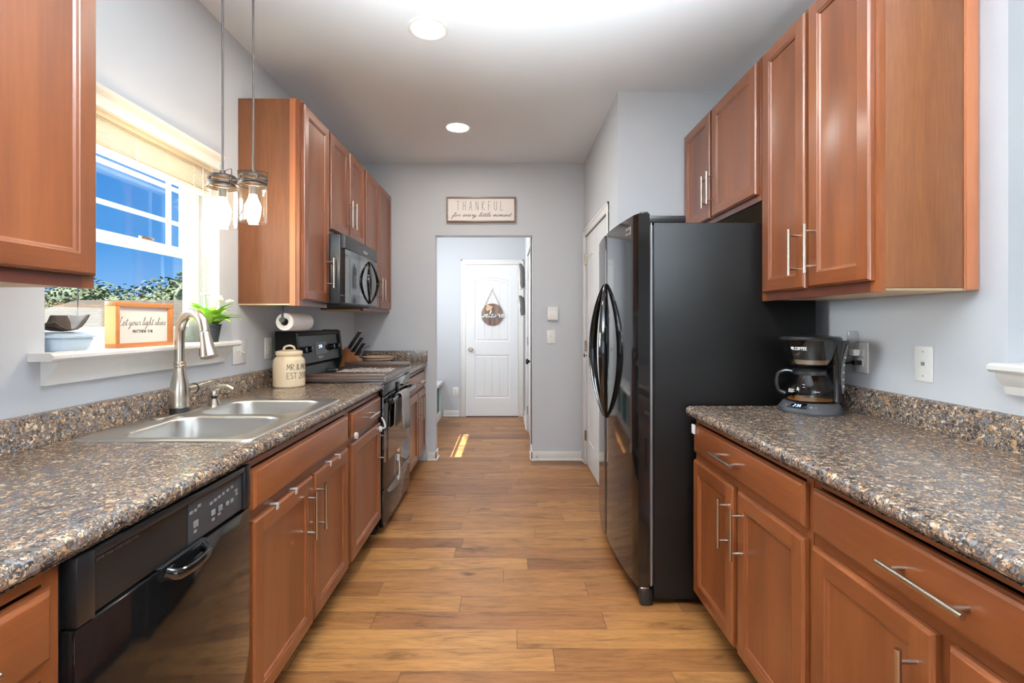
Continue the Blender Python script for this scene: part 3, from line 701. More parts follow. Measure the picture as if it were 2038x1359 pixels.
door(c, RD, -1, 1.307, 1.684, .115, .681, 1.656, .54)
c = base_cabinet('base cabinet with wide drawer nearest the viewer, below the window ledge', -1, .50, 1.286, XR, RF, centre=True)
drawer(c, RD, -1, .515, 1.272, .711, .833, .905, ln=.19)
door(c, RD, -1, .908, 1.272, .115, .681, .945, .54)
door(c, RD, -1, .515, .878, .115, .681, .84, .54)

def wall_cabinet(label, sgn, y0, y1, z0, z1, wallx, framex, endmat='end_panel', stile=None):
    t = thing('wall_cabinet', label, 'cabinet', ((wallx+framex)/2, (y0+y1)/2, z0))
    lo = lambda a, b: (min(a, b), max(a, b)); bx = lo(wallx+sgn*.002, framex-sgn*.02)
    MB().box(*bx, y0, y1, z0+.012, z1, .001).build('carcass', endmat, t)
    fx = lo(framex-sgn*.0199, framex)
    st = [(y0, y0+.036, z0, z1), (y1-.036, y1, z0, z1)]
    if stile: st.append((stile-.03, stile+.03, z0+.0451, z1-.0401))
    for q in st: MB().box(*fx, *q).build('stile', 'cherry_v', t)
    for q in ((z0, z0+.045), (z1-.04, z1)): MB().box(*fx, y0+.0361, y1-.0361, *q).build('rail', 'dark_cherry', t)
    MB().box(*lo(wallx+sgn*.002, framex-sgn*.02), y0+.004, y1-.004, z0+.004, z0+.0115).build('underside', 'tan_underside', t)
    return t
ULF, ULD = -1.082, -1.062
ZT = 2.432
c = wall_cabinet('wall cabinet above the dishwasher, hung just before the kitchen window', 1, .45, 1.268, 1.353, ZT, XL, ULF)
door(c, ULD, 1, .87, 1.258, 1.385, ZT-.015)
door(c, ULD, 1, .46, .855, 1.385, ZT-.015)
c = wall_cabinet('single-door wall cabinet between window and microwave, with wide plain end panel', 1, 2.523, 2.905, 1.353, ZT, XL, ULF)
MB().box(ULF-.05, ULF-.021, 2.5195, 2.5228, 1.354, ZT-.001).build('scribe_strip', 'cherry_edge', c)
door(c, ULD, 1, 2.54, 2.895, 1.385, ZT-.015, 2.87, 1.56)
c = wall_cabinet('short two-door wall cabinet directly above the black microwave', 1, 2.908, 3.628, 1.802, ZT, XL, ULF, stile=3.268)
door(c, ULD, 1, 2.925, 3.255, 1.83, ZT-.015, 3.225, 1.985)
door(c, ULD, 1, 3.281, 3.612, 1.83, ZT-.015, 3.312, 1.985)
c = wall_cabinet('two-door wall cabinet in the corner past the microwave', 1, 3.632, 4.445, 1.353, ZT, XL, ULF, stile=4.035)
door(c, ULD, 1, 3.648, 4.025, 1.385, ZT-.015, 3.99, 1.54)
door(c, ULD, 1, 4.045, 4.432, 1.385, ZT-.015, 4.08, 1.54)
URF, URD, ZTR = 1.136, 1.116, 2.452
c = wall_cabinet('tall two-door wall cabinet hanging above the coffee maker', -1, 1.482, 2.162, 1.36, ZTR, XR, URF, stile=1.816)
MB().box(1.40, 1.437, 1.478, 1.4818, 1.365, ZTR-.001, .001).box(1.394, 1.40, 1.4795, 1.4819, 1.365, ZTR-.001, .001).build('scribe_strip', 'cherry_edge', c)
door(c, URD, -1, 1.828, 2.128, 1.395, ZTR-.015, 1.866, 1.535)
door(c, URD, -1, 1.498, 1.804, 1.395, ZTR-.015, 1.766, 1.535)
c = wall_cabinet('short two-door wall cabinet over the refrigerator', -1, 2.166, 3.076, 1.812, ZTR, XR, URF, stile=2.672)
door(c, URD, -1, 2.186, 2.659, 1.842, ZTR-.015, 2.638, 1.998)
door(c, URD, -1, 2.685, 3.066, 1.842, ZTR-.015, 2.706, 1.99)

# ------------------------------------------------------------------ countertops
ZK = .905
def nose(x_in, x_n, sgn):
    r = .019; pts = [(x_in, .866), (x_n-sgn*r*.4, .866)]
    for k in range(7):
        a = -PI/2*.9 + k*(PI*.95)/6
        pts.append((x_n-sgn*r+sgn*r*math.cos(a), .8855+.0195*math.sin(a)))
    pts.append((x_in, ZK)); return pts
def splash(x_w, sgn, t, zt):
    return [(x_w+sgn*.001, ZK), (x_w+sgn*t, ZK), (x_w+sgn*t, zt-.012), (x_w+sgn*(t-.004), zt-.004), (x_w+sgn*(t-.012), zt), (x_w+sgn*.001, zt)]
t = thing('countertop', 'long speckled laminate countertop with the sink under the kitchen window', 'countertop', (-1.07, 1.6, .866))
mb = MB().prism(nose(-.80, -.735, 1), 'y', .30, 2.862)
mb.box(XL+.001, -1.305, .30, 2.862, .866, ZK).box(-1.305, -.80, .30, 1.475, .866, ZK).box(-1.305, -.80, 2.235, 2.862, .866, ZK)
mb.build('slab', 'granite', t)
MB().prism(splash(XL, 1, .036, .996), 'y', .30, 2.862).build('backsplash', 'granite', t)
t = thing('countertop', 'short speckled countertop in the corner past the range', 'countertop', (-1.07, 4.05, .866))
mb = MB().prism(nose(-.80, -.735, 1), 'y', 3.648, 4.448).box(XL+.001, -.80, 3.648, 4.448, .866, ZK); mb.build('slab', 'granite', t)
mb = MB().prism(splash(XL, 1, .036, 1.0), 'y', 3.648, 4.428)
mb.box(XL+.001, -.733, 4.428, 4.449, ZK, 1.008, .003); mb.build('backsplash', 'granite', t)
t = thing('countertop', 'speckled laminate countertop holding the coffee maker', 'countertop', (1.1, 1.2, .866))
mb = MB().prism(nose(.84, .771, -1), 'y', .30, 2.098).box(.84, XR-.001, .30, 2.098, .866, ZK); mb.build('slab', 'granite', t)
MB().prism(splash(XR, -1, .03, 1.004), 'y', .30, 2.098).build('backsplash', 'granite', t)

# ------------------------------------------------------------------ sink, faucet, soap
def rrect(x0, x1, y0, y1, r, n=6):
    out = []
    for cx, cy, a0 in ((x1-r, y0+r, -PI/2), (x1-r, y1-r, 0), (x0+r, y1-r, PI/2), (x0+r, y0+r, PI)):
        for k in range(n+1): a = a0+k*PI/2/n; out.append((cx+r*math.cos(a), cy+r*math.sin(a)))
    return out
sk = thing('kitchen_sink', 'double-bowl stainless steel sink set in the countertop', 'sink', (-1.05, 1.857, .70))
SX0, SX1, SY0, SY1 = -1.325, -.772, 1.455, 2.258
bowls = [(-1.225, -.835, 1.495, 1.835), (-1.225, -.835, 1.878, 2.218)]
mb = MB()
# deck: flat sheet with two openings, built as a grid of quads fitted to rounded bowls
def V3(p, z): return Vector((p[0], p[1], z))
zt = ZK+.006
for (bx0, bx1, by0, by1), (ya, yb) in zip(bowls, ((SY0+.02, 1.8565), (1.8565, SY1-.02))):
    inner = rrect(bx0, bx1, by0, by1, .075, 8); cxm, cym = (bx0+bx1)/2, (by0+by1)/2
    X0, X1 = SX0+.02, SX1-.02; outer = []
    for p in inner:
        d = Vector((p[0]-cxm, p[1]-cym)); k = 1e9
        if d.x > 1e-6: k = min(k, (X1-cxm)/d.x)
        if d.x < -1e-6: k = min(k, (X0-cxm)/d.x)
        if d.y > 1e-6: k = min(k, (yb-cym)/d.y)
        if d.y < -1e-6: k = min(k, (ya-cym)/d.y)
        outer.append((cxm+d.x*k, cym+d.y*k))
    # add exact corners by snapping the nearest point
    for cx_, cy_ in ((X0, ya), (X1, ya), (X1, yb), (X0, yb)):
        i = min(range(len(outer)), key=lambda q: (outer[q][0]-cx_)**2+(outer[q][1]-cy_)**2); outer[i] = (cx_, cy_)
    r = lambda off, z: [V3(p, z) for p in rrect(bx0+off, bx1-off, by0+off, by1-off, max(.075-off*.6, .03), 8)]
    mb.loops([[V3(p, zt) for p in outer], r(0, zt), r(.004, zt-.002), r(.008, zt-.010), r(.014, .80), r(.022, .745), r(.045, .728), r(.12, .722)], True, False, True)
mb.loops([[V3(p, z) for p in rrect(SX0+o, SX1-o, SY0+o, SY1-o, max(.03-o, .004), 6)] for o, z in ((0, ZK+.0005), (.003, ZK+.006), (.010, ZK+.0075), (.018, ZK+.006), (.0205, ZK+.0058))], True, False, False)
mb.build('basin', 'steel', sk, ang=60)
for b in bowls:
    MB().lathe([(0, .7215), (.02, .7215), (.022, .7235), (.043, .7255), (.045, .7222)], ((b[0]+b[1])/2, (b[2]+b[3])/2, 0), 24).build('drain', 'chrome', sk)
fz = ZK+.0062; FX, FY = -1.285, 1.90
fa = thing('faucet', 'tall gooseneck brushed nickel pull-down faucet behind the sink', 'faucet', (FX, FY, fz))
MB().loops([[V3(p, z) for p in rrect(FX-.03+o, FX+.03-o, FY-.135+o, FY+.135-o, .029-o, 8)] for o, z in ((0, fz), (0, fz+.004), (.003, fz+.006))]).build('deck_plate', 'nickel', fa)
MB().lathe([(.034, fz+.006), (.034, fz+.022)], (FX, FY, 0), 28).build('base_ring', 'black_plastic', fa)
MB().lathe([(.033, fz+.022), (.034, fz+.028), (.033, fz+.036), (.0335, fz+.055), (.034, fz+.085), (.031, fz+.115), (.024, fz+.145), (.0195, fz+.168), (.0185, fz+.178), (.0215, fz+.181), (.0215, fz+.187), (.0185, fz+.19), (.021, fz+.194), (.021, fz+.199), (.018, fz+.202)], (FX, FY, 0), 28).build('body', 'nickel', fa)
dirv = Vector((.187, -.105, 0)).normalized()
arc = [(FX, FY, fz+.195), (FX, FY, fz+.27)]
R = .088
for k in range(1, 15):
    a = PI - k*(PI*.93)/14
    arc.append((FX+dirv.x*(R+R*math.cos(a)), FY+dirv.y*(R+R*math.cos(a)), fz+.30+R*1.05*math.sin(a)))
MB().tube(arc, .0175, 20).build('neck', 'nickel', fa)
e = Vector(arc[-1]); tdir = (Vector(arc[-1])-Vector(arc[-2])).normalized()
hp = [e+tdir*s for s in (0, .004, .008, .05, .085, .098, .1)]
MB().tube(hp, [.0175, .0165, .0178, .0215, .0275, .030, .028], 24).build('spray_head', 'nickel', fa)
MB().box(-.004, .004, -.005, .005, -.03, .0, .002).xform(Matrix.Translation(e+tdir*.065-Vector((.026, 0, 0)))).build('spray_button', 'charcoal', fa)
MB().tube([(FX+.015, FY+.02, fz+.088), (FX+.022, FY+.055, fz+.090)], [.018, .019], 20).tube(catmull([(FX+.023, FY+.056, fz+.092), (FX+.027, FY+.09, fz+.098), (FX+.032, FY+.15, fz+.104)]), [.012]+[.011]*6+[.010]*5+[.0115], 14).build('lever', 'nickel', fa)
MB().lathe([(.0185, -.002), (.021, -.002), (.021, .002), (.0185, .002)], (0, 0, 0), 24, 'y').xform(Matrix.Translation((FX+.0225, FY+.053, fz+.090))).build('lever_ring', 'black_plastic', fa)
sp = thing('soap_dispenser', 'brushed nickel soap pump on the sink deck beside the faucet', 'soap dispenser', (-1.255, 2.075, fz))
MB().lathe([(.026, fz), (.025, fz+.008), (.017, fz+.028), (.017, fz+.03)], (-1.255, 2.075, 0), 24).build('base', 'nickel', sp)
MB().lathe([(.011, fz+.03), (.011, fz+.042)], (-1.255, 2.075, 0), 20).build('collar', 'black_plastic', sp)
MB().lathe([(.017, fz+.042), (.018, fz+.05), (.015, fz+.064), (0.0001, fz+.068)], (-1.255, 2.075, 0), 20).tube(catmull([(-1.26, 2.075, fz+.055), (-1.24, 2.08, fz+.076), (-1.21, 2.088, fz+.080), (-1.185, 2.095, fz+.066)]), [.011]*7+[.009]*12, 12).build('pump_spout', 'nickel', sp)

# ------------------------------------------------------------------ dishwasher
dw = thing('dishwasher', 'black built-in dishwasher under the long countertop', 'dishwasher', (-1.05, 1.115, 0))
DXF = -.744
MB().box(-1.39, DXF-.03, .832, 1.402, .10, .86).build('tub', 'black_matte', dw)
MB().box(-1.35, DXF-.08, .834, 1.400, 0, .0995).build('kick_plate', 'black_matte', dw)
MB().box(DXF-.0295, DXF, .834, 1.402, .115, .733, .004).build('door_panel', 'black_gloss', dw)
mb = MB().box(DXF-.0295, DXF+.002, .836, .874, .736, .858, .003).box(DXF-.0295, DXF+.002, 1.372, 1.401, .736, .858, .003).box(DXF-.0295, DXF+.002, .874, 1.372, .842, .858, .003)
mb.build('control_frame', 'black_plastic', dw)
cp = MB().box(DXF-.0295, DXF-.008, .8745, 1.3715, .738, .8415).build('control_panel', 'black_plastic', dw)
MB().box(DXF-.0079, DXF-.0065, 1.14, 1.368, .741, .838).build('button_panel', 'charcoal', dw)
for y, s in ((1.165, .009), (1.235, .008), (1.265, .008), (1.297, .006), (1.318, .006)):
    MB().box(DXF-.0064, DXF-.0035, y-s, y+s, .782-s*.9, .782+s*.9, .002).build('button', 'grey_plastic', dw)
mb = MB()
for y, z, w_ in ((1.15, .812, .012), (1.166, .812, .01), (1.18, .818, .012), (1.165, .762, .010), (1.228, .806, .012), (1.245, .808, .012), (1.262, .81, .012), (1.28, .812, .01), (1.3, .814, .012), (1.32, .816, .01), (1.236, .762, .012), (1.262, .766, .012), (1.34, .8, .012), (1.343, .79, .01)):
    for dz in (0, .004): mb.box(DXF-.0064, DXF-.0058, y-w_/2, y+w_/2, z+dz-.0009, z+dz+.0009)
mb.build('panel_marks', 'clip_grey', dw)
mb = MB()
for k in range(5): mb.box(DXF-.0079, DXF-.0066, .885+k*.021, .903+k*.021, .829, .835, .001)
mb.build('vent', 'charcoal', dw)
mb = MB(); path = catmull([(DXF+.001, 1.052, .722), (DXF+.022, 1.068, .712), (DXF+.026, 1.118, .708), (DXF+.022, 1.168, .712), (DXF+.001, 1.184, .722)], 6)
mb.tube(path, .0125, 14, flat=.7); mb.build('handle', 'black_gloss', dw)
MB().box(DXF-.0292, DXF-.028+.0285, 1.04, 1.196, .7335, .7355).build('handle_recess', 'black_matte', dw)

# ------------------------------------------------------------------ range
RG0, RG1 = 2.872, 3.640
rg = thing('electric_range', 'black electric range with knobs on its raised back panel', 'range', (-1.06, (RG0+RG1)/2, 0))
MB().box(-1.34, -.765, RG0, RG1, .04, .895, .003).build('body', 'black_textured', rg)
MB().box(-1.34, -.735, RG0-.001, RG1+.001, .8955, .912, .004).build('cooktop', 'dark_glass', rg)
mb = MB().prism([(-1.375, .9125), (-1.265, .9125), (-1.285, .985), (-1.245, 1.01), (-1.268, 1.195), (-1.28, 1.207), (-1.375, 1.207)], 'y', RG0+.002, RG1-.002)
bgd = mb.build('back_panel', 'black_plastic', rg)
for a, b in ((RG0+.001, RG0+.035), (RG1-.035, RG1-.001)): MB().prism([(-1.377, .913), (-1.262, .913), (-1.233, 1.008), (-1.256, 1.203), (-1.272, 1.214), (-1.377, 1.214)], 'y', a, b).build('end_cap', 'black_textured', rg)
MB().prism([(-1.258, 1.183), (-1.252, 1.186), (-1.262, 1.206), (-1.272, 1.212), (-1.30, 1.212), (-1.30, 1.208), (-1.279, 1.2075)], 'y', RG0+.036, RG1-.036).build('top_lip', 'black_textured', rg)
tilt = Matrix.Rotation(math.radians(-97), 4, 'Y')
def facept(y, z): return Vector((-1.245-(z-1.01)*.124+.0005, y, z))
for y in (2.955, 3.045, 3.43, 3.525):
    n = Vector((.992, 0, .123)); p = facept(y, 1.095)
    k = MB().tube([p, p+n*.006, p+n*.0065, p+n*.03, p+n*.032], [.026, .026, .021, .018, .015], 24).build('knob', 'black_plastic', rg)
    MB().tube([p+n*.0322+Vector((0, 0, .002)), p+n*.0322+Vector((0, 0, .014))], .0016, 6).build('pointer', 'clip_grey', k)
mb = MB(); P = [facept(y, z) for y, z in ((3.16, 1.055), (3.36, 1.055), (3.36, 1.135), (3.16, 1.135))]
n = Vector((.992, 0, .123)); mb.loops([P, [p+n*.002 for p in P]]); mb.build('display', 'dark_glass', rg)
ribbon(MB(), '2:34', False, 3.225, 3.285, 1.098, .018, .003, lambda u, v, d: facept(u, v)+n*(d+.0022), gap=.2).build('clock_digits', 'display_blue', rg)
ribbon(MB(), 'Whirlpool', False, 3.20, 3.29, 1.03, .016, .0022, lambda u, v, d: facept(u, v)+n*d).build('badge_lettering', 'clip_grey', rg)
RX = -.732
MB().box(-.7645, RX, RG0+.002, RG1-.002, .825, .8945, .004).build('front_strip', 'black_gloss', rg)
od = MB().box(-.7645, RX, RG0+.002, RG1-.002, .272, .8235, .005).build('oven_door', 'black_gloss', rg)
MB().box(RX+.0002, RX+.0012, RG0+.10, RG1-.10, .42, .72).build('oven_window', 'dark_glass', od)
hb = MB().tube([(RX+.042, RG0+.03, .795), (RX+.042, RG1-.03, .795)], .015, 16, flat=.6)
for y in (RG0+.045, RG1-.045): hb.box(RX+.0002, RX+.04, y-.012, y+.012, .783, .807, .003)
hb.build('door_handle', 'black_gloss', od)
MB().box(RX-.0, RX+.012, 3.20, 3.235, .80, .86, .004).box(-.738, RX+.016, 3.205, 3.23, .8605, .875, .003).build('door_lock', 'black_plastic', od)
dr = MB().box(-.7645, RX-.001, RG0+.002, RG1-.002, .048, .268, .005).build('storage_drawer', 'black_gloss', rg)
mb = MB(); ys = [RG0+.08+k*(RG1-RG0-.16)/12 for k in range(13)]
top = [(RX-.0005, y, .245) for y in ys]; bot = [(RX-.0005, y, .245-.05*math.sin(PI*k/12)**.6-.006) for k, y in enumerate(ys)]
mb.loops([top+bot[::-1], [(x+.0025, y, z) for x, y, z in top+bot[::-1]]]); mb.build('drawer_grip', 'grey_plastic', dr)
MB().box(-1.30, -.79, RG0+.02, RG1-.02, 0, .0398).build('plinth', 'black_matte', rg)
MB().box(RX+.0003, RX+.014, 3.205, 3.235, .352, .39, .003).tube([(RX+.012, 3.22, .355), (RX+.016, 3.22, .30), (RX+.012, 3.22, .245)], .004, 8).box(RX+.002, RX+.012, 3.208, 3.232, .225, .25, .003).build('child_latch', 'white_plastic', rg)

# noodle board on the cooktop
nb = thing('stove_cover_board', 'dark stained wooden stove cover lying on the range with faded white lettering', 'stove cover', (-.97, 3.25, .9125))
BX0, BX1 = -1.215, -.728
mb = MB().box(BX0, BX1, RG0+.004, RG1-.004, .925, .942, .002); mb.build('panel', 'board_brown', nb)
MB().box(BX0, BX1, RG0+.002, RG0+.022, .9126, .9248, .002).build('foot_rail', 'board_brown', nb)
MB().box(BX0, BX1, RG1-.022, RG1-.002, .9126, .9248, .002).build('foot_rail', 'board_brown', nb)
MB().box(BX0, BX1-.001, RG0+.004, RG0+.026, .9422, .962, .002).build('side_rail', 'board_brown', nb)
MB().box(BX0, BX1-.001, RG1-.026, RG1-.004, .9422, .974, .002).build('side_rail', 'board_brown', nb)
mb = MB().box(BX1-.0008, BX1+.006, RG0+.003, RG1-.003, .914, .942, .001); mb.build('edge_strip', 'grey_plastic', nb)
MB().box(-1.19, -1.13, RG0+.30, RG0+.34, .9422, .966, .006).build('handle', 'black_matte', nb)
MB().cyl((-1.13, RG0+.32, .955), (-1.122, RG0+.32, .955), .009, n=14).build('handle_screw', 'chrome', nb)
mb = MB(); rnd = random.Random(3)
for k in range(22):
    u = -1.12+k*.0155; a = rnd.uniform(-.3, .3); v0 = 3.14+rnd.uniform(0, .06); ln = rnd.uniform(.12, .32)
    pts = catmull([(u, v0, 0), (u+.012+a*.02, v0+ln*.5, 0), (u+a*.05, v0+ln, 0), (u+.02, v0+ln*.8, 0)], 4)
    mb.loops([[p+Vector((-.0035, 0, .9423)), p+Vector((.0035, 0, .9423)), p+Vector((.0035, 0, .9428)), p+Vector((-.0035, 0, .9428))] for p in pts])
mb.build('lettering', 'sign_white', nb)

# dish towel on the oven handle
mb = MB(); HXX = RX+.042
def towel(y0, y1, zf, zb, seed):
    rows = []; ny = 18
    prof = [(HXX-.024, zb), (HXX-.022, (zb+.795)/2), (HXX-.020, .795), (HXX-.012, .8125), (HXX, .8165), (HXX+.012, .8125), (HXX+.020, .795), (HXX+.021, .75), (HXX+.022, .70), (HXX+.022, .66), (HXX+.023, zf)]
    for i, (x, z) in enumerate(prof):
        fall = max(0, .795-z)*6
        row = []
        for k in range(ny+1):
            u = k/ny; w = .008*fall*math.sin(u*13+seed)*min(1, fall)
            row.append(Vector((x+(abs(w) if x > HXX else -abs(w)*.2)+.0005, y0+(y1-y0)*u*(1+.04*fall) - .02*fall*.5, z + (.01*math.sin(u*5+seed) if i == len(prof)-1 else 0))))
        rows.append(row)
    for a, b in zip(rows, rows[1:]):
        for k in range(ny): mb.face([a[k], a[k+1], b[k+1], b[k]])
towel(3.08, 3.28, .575, .60, 0.4)
o = solo(mb, 'dish_towel', 'towel_grey', 'grey waffle-weave dish towel hanging over the oven door handle', 'towel')
md = o.modifiers.new('thick', 'SOLIDIFY'); md.thickness = .005; md.offset = 1

# ------------------------------------------------------------------ microwave
mw = thing('microwave', 'black over-the-range microwave with lens-shaped handle', 'microwave', (-1.19, 3.268, 1.372))
MX, m0, m1 = -.975, 2.912, 3.624
MB().box(XL+.003, MX-.03, m0, m1, 1.380, 1.798, .003).build('body', 'black_plastic', mw)
MB().box(XL+.05, MX-.05, m0+.03, m1-.03, 1.372, 1.3798).build('bottom_grille', 'black_matte', mw)
mb = MB().box(MX-.0295, MX+.002, m0, m1, 1.712, 1.797, .006)
gv = mb.build('vent_strip', 'charcoal', mw)
ribbon(MB(), 'Whirlpool', False, 3.28, 3.37, 1.735, .018, .0025, lambda u, v, d: Vector((MX+.002+d, u, v))).build('badge_lettering', 'clip_grey', gv)
ns = 16; mb = MB()
def curvex(y): return MX + .012*(1-((y-3.268)/.356)**2)
ys = [m0+(3.40-m0)*k/ns for k in range(ns+1)]
def slabloop(ya, yb, n_, z0, z1, back):
    rings = []
    for k in range(n_+1):
        y = ya+(yb-ya)*k/n_
        rings.append([Vector((back, y, z0)), Vector((curvex(y), y, z0)), Vector((curvex(y), y, z1)), Vector((back, y, z1))])
    return rings
dm = MB().loops(slabloop(m0, 3.395, 16, 1.385, 1.708, MX-.0295)).build('door', 'black_gloss', mw)
rings = [[Vector((curvex(y)+.0002, y, z)) for z in (1.44, 1.665)] + [Vector((curvex(y)+.0012, y, z)) for z in (1.665, 1.44)] for y in [2.99+(3.26-2.99)*k/8 for k in range(9)]]
MB().loops(rings).build('door_window', 'dark_glass', dm)
MB().loops(slabloop(3.398, m1, 8, 1.385, 1.708, MX-.0295)).build('control_panel', 'black_gloss', mw)
def lens_arc(sy, cy, cz, hw, hh, xf, prot, r0):
    pts, rr = [], []
    for k in range(21):
        a = -1+k/10; b = math.sqrt(max(0, 1-a*a))
        b = 1-a*a
        y = cy+sy*hw*b; pts.append((xf(y)+prot*b+.006, y, cz+hh*a)); rr.append(r0*(.35+.65*b))
    return pts, rr
for s in (-1, 1):
    p, r = lens_arc(s, 3.39, 1.543, .125, .145, curvex, .022, .011)
    MB().tube(p, r, 12).build('handle', 'black_gloss', mw)

# ------------------------------------------------------------------ refrigerator
fr = thing('refrigerator', 'large black side-by-side refrigerator with curved doors and bowed handles', 'refrigerator', (1.0, 2.61, 0))
F0, F1 = 2.162, 3.066
MB().box(.652, 1.377, F0, F1, .03, 1.712, .006).build('cabinet', 'black_textured', fr)
def fx(y): return .545+.033*((y-2.614)/.452)**2
def fdoor(ya, yb, name):
    rings = []
    for k in range(17):
        y = ya+(yb-ya)*k/16; e = min(k, 16-k); off = .006 if e == 0 else 0
        rings.append([Vector((.634, y, .085)), Vector((fx(y)+off, y, .085)), Vector((fx(y)+off, y, 1.752)), Vector((.634, y, 1.752))])
    return MB().loops(rings).build(name, 'black_gloss', fr)
dA = fdoor(F0+.001, 2.697, 'door'); dB = fdoor(2.705, F1-.001, 'door')
MB().box(.6345, .6515, F0+.006, F1-.006, .09, 1.70).build('gasket', 'charcoal', fr)
MB().box(.638, .6435, F0-.0015, F0+.0008, .09, 1.71).build('gasket_highlight', 'steel', dA)  # bright steel strip standing in for the highlight along the gasket
for s, y in ((-1, 2.675), (1, 2.727)):
    pts, rr = [], []
    for k in range(25):
        a = -1+k/12; b = (1-a*a)**.9
        yy = y+s*.15*b; pts.append((fx(yy)-.004-.045*b, yy, 1.11+.365*a)); rr.append(.008+.016*b)
    MB().tube(pts, rr, 14, flat=.75, ref=(1, 0, 0)).build('handle', 'black_gloss', dA if s < 0 else dB)
MB().box(.59, .80, F0+.01, F0+.09, 1.7125, 1.745, .005).box(.60, .635, F0+.02, F0+.07, 1.7525, 1.765, .003).build('hinge_cover', 'black_plastic', fr)
MB().box(.60, .80, F1-.09, F1-.01, 1.7125, 1.745, .005).build('hinge_cover', 'black_plastic', fr)
mb = MB(); rings = [[Vector((fx(y)-.0025, y, z)) for z in (1.672, 1.708)] + [Vector((fx(y)-.0002, y, z)) for z in (1.708, 1.672)] for y in [2.235+k*.012 for k in range(6)]]
bdg = mb.loops(rings).build('badge', 'nickel', dA)
rings = [[Vector((fx(y)-.0032, y, z)) for z in (1.684, 1.693)] + [Vector((fx(y)-.0026, y, z)) for z in (1.693, 1.684)] for y in [2.240+k*.01 for k in range(6)]]
MB().loops(rings).build('badge_band', 'charcoal', bdg)
MB().box(.60, .6515, F0+.03, F1-.03, .012, .082, .004).build('base_grille', 'black_matte', fr)
for y in (F0+.001, F1-.034): MB().box(.592, .6517, y, y+.033, 0, .075, .01).build('front_foot', 'black_plastic', fr)
for y in (F0+.03, F1-.07): MB().box(1.2, 1.3, y, y+.04, 0, .0298).build('rear_foot', 'black_plastic', fr)
MB().box(.594, .633, F0+.002, F0+.034, .0755, .0835, .002).build('hinge_plate', 'chrome', fr)

# ------------------------------------------------------------------ lights you can see
for i, (x, y) in enumerate(((-.396, 2.415), (-.373, 3.634))):
    t = thing('recessed_light', ['round recessed ceiling light nearer the viewer, glowing white', 'round recessed ceiling light nearer the doorway, glowing white'][i], 'ceiling light', (x, y, ZC-.006))
    MB().lathe([(.080, ZC-.0005), (.100, ZC-.0005), (.100, ZC-.004), (.094, ZC-.007), (.083, ZC-.006), (.080, ZC-.003)], (x, y, 0), 40, cap0=False, cap1=False).build('trim_ring', 'white_trim', t)
    MB().lathe([(.0001, ZC-.0035), (.0805, ZC-.0035), (.0805, ZC-.0015), (.0001, ZC-.0015)], (x, y, 0), 40).build('lens', 'can_glow', t)
def pendant(x, y, zb, label, rot, tilt):
    t = thing('pendant_light', label, 'pendant light', (x, y, zb), 'glass jar pendant lights over the sink')
    MB().tube([(x, y, zb+.215), (x+.001, y, zb+.6), (x, y, ZC-.02)], .0042, 8).build('cord', 'cord_dark', t)
    MB().lathe([(.0001, ZC-.024), (.05, ZC-.022), (.06, ZC-.012), (.06, ZC-.001)], (x, y, 0), 28).build('canopy', 'bronze', t)
    MB().lathe([(.044, zb), (.050, zb+.002), (.0515, zb+.006), (.0515, zb+.135), (.049, zb+.148), (.047, zb+.15)], (x, y, 0), 36, cap0=False, cap1=False).build('glass_jar', 'jar_glass', t)
    cap = MB()
    cap.lathe([(.0515, zb+.150), (.0535, zb+.150), (.0535, zb+.156), (.051, zb+.158), (.0535, zb+.162), (.051, zb+.166), (.051, zb+.172)], (x, y, 0), 36, cap0=False, cap1=False)
    cap.lathe([(.051, zb+.182), (.051, zb+.190), (.044, zb+.197), (.012, zb+.199), (.010, zb+.215), (.0001, zb+.216)], (x, y, 0), 36, cap0=False)
    for k in range(4):
        a = rot+k*PI/2
        cap.tube([(x+.0505*math.cos(a), y+.0505*math.sin(a), zb+.170), (x+.0505*math.cos(a), y+.0505*math.sin(a), zb+.184)], .006, 8)
    cap.build('cap', 'bronze', t)
    w = MB(); ca, sa = math.cos(rot), math.sin(rot)
    pts = [(-.052, .155), (-.056, .195), (-.05, .203), (0, .214), (.05, .216), (.056, .205), (.052, .155)]
    w.tube(catmull([(x+ca*a, y+sa*a, zb+b) for a, b in pts], 4), .0022, 8); w.build('bail_wire', 'bronze', t)
    MB().lathe([(.0001, zb+.148), (.016, zb+.147), (.016, zb+.115), (.0001, zb+.114)], (x, y, 0), 20).build('socket', 'bronze', t)
    bp_ = [(q.x, q.y) for q in catmull([(.0004, zb+.030, 0), (.013, zb+.033, 0), (.024, zb+.043, 0), (.0295, zb+.060, 0), (.027, zb+.078, 0), (.019, zb+.096, 0), (.014, zb+.1135, 0)], 5)]
    MB().lathe(bp_, (x, y, 0), 28).build('bulb', 'bulb_glow', t)
pendant(-1.087, 1.85, 1.628, 'mason jar pendant light nearer the window, glowing bulb inside', -.5, 0)
pendant(-1.031, 1.965, 1.668, 'mason jar pendant light nearer the wall cabinet, glowing bulb inside', .75, 0)

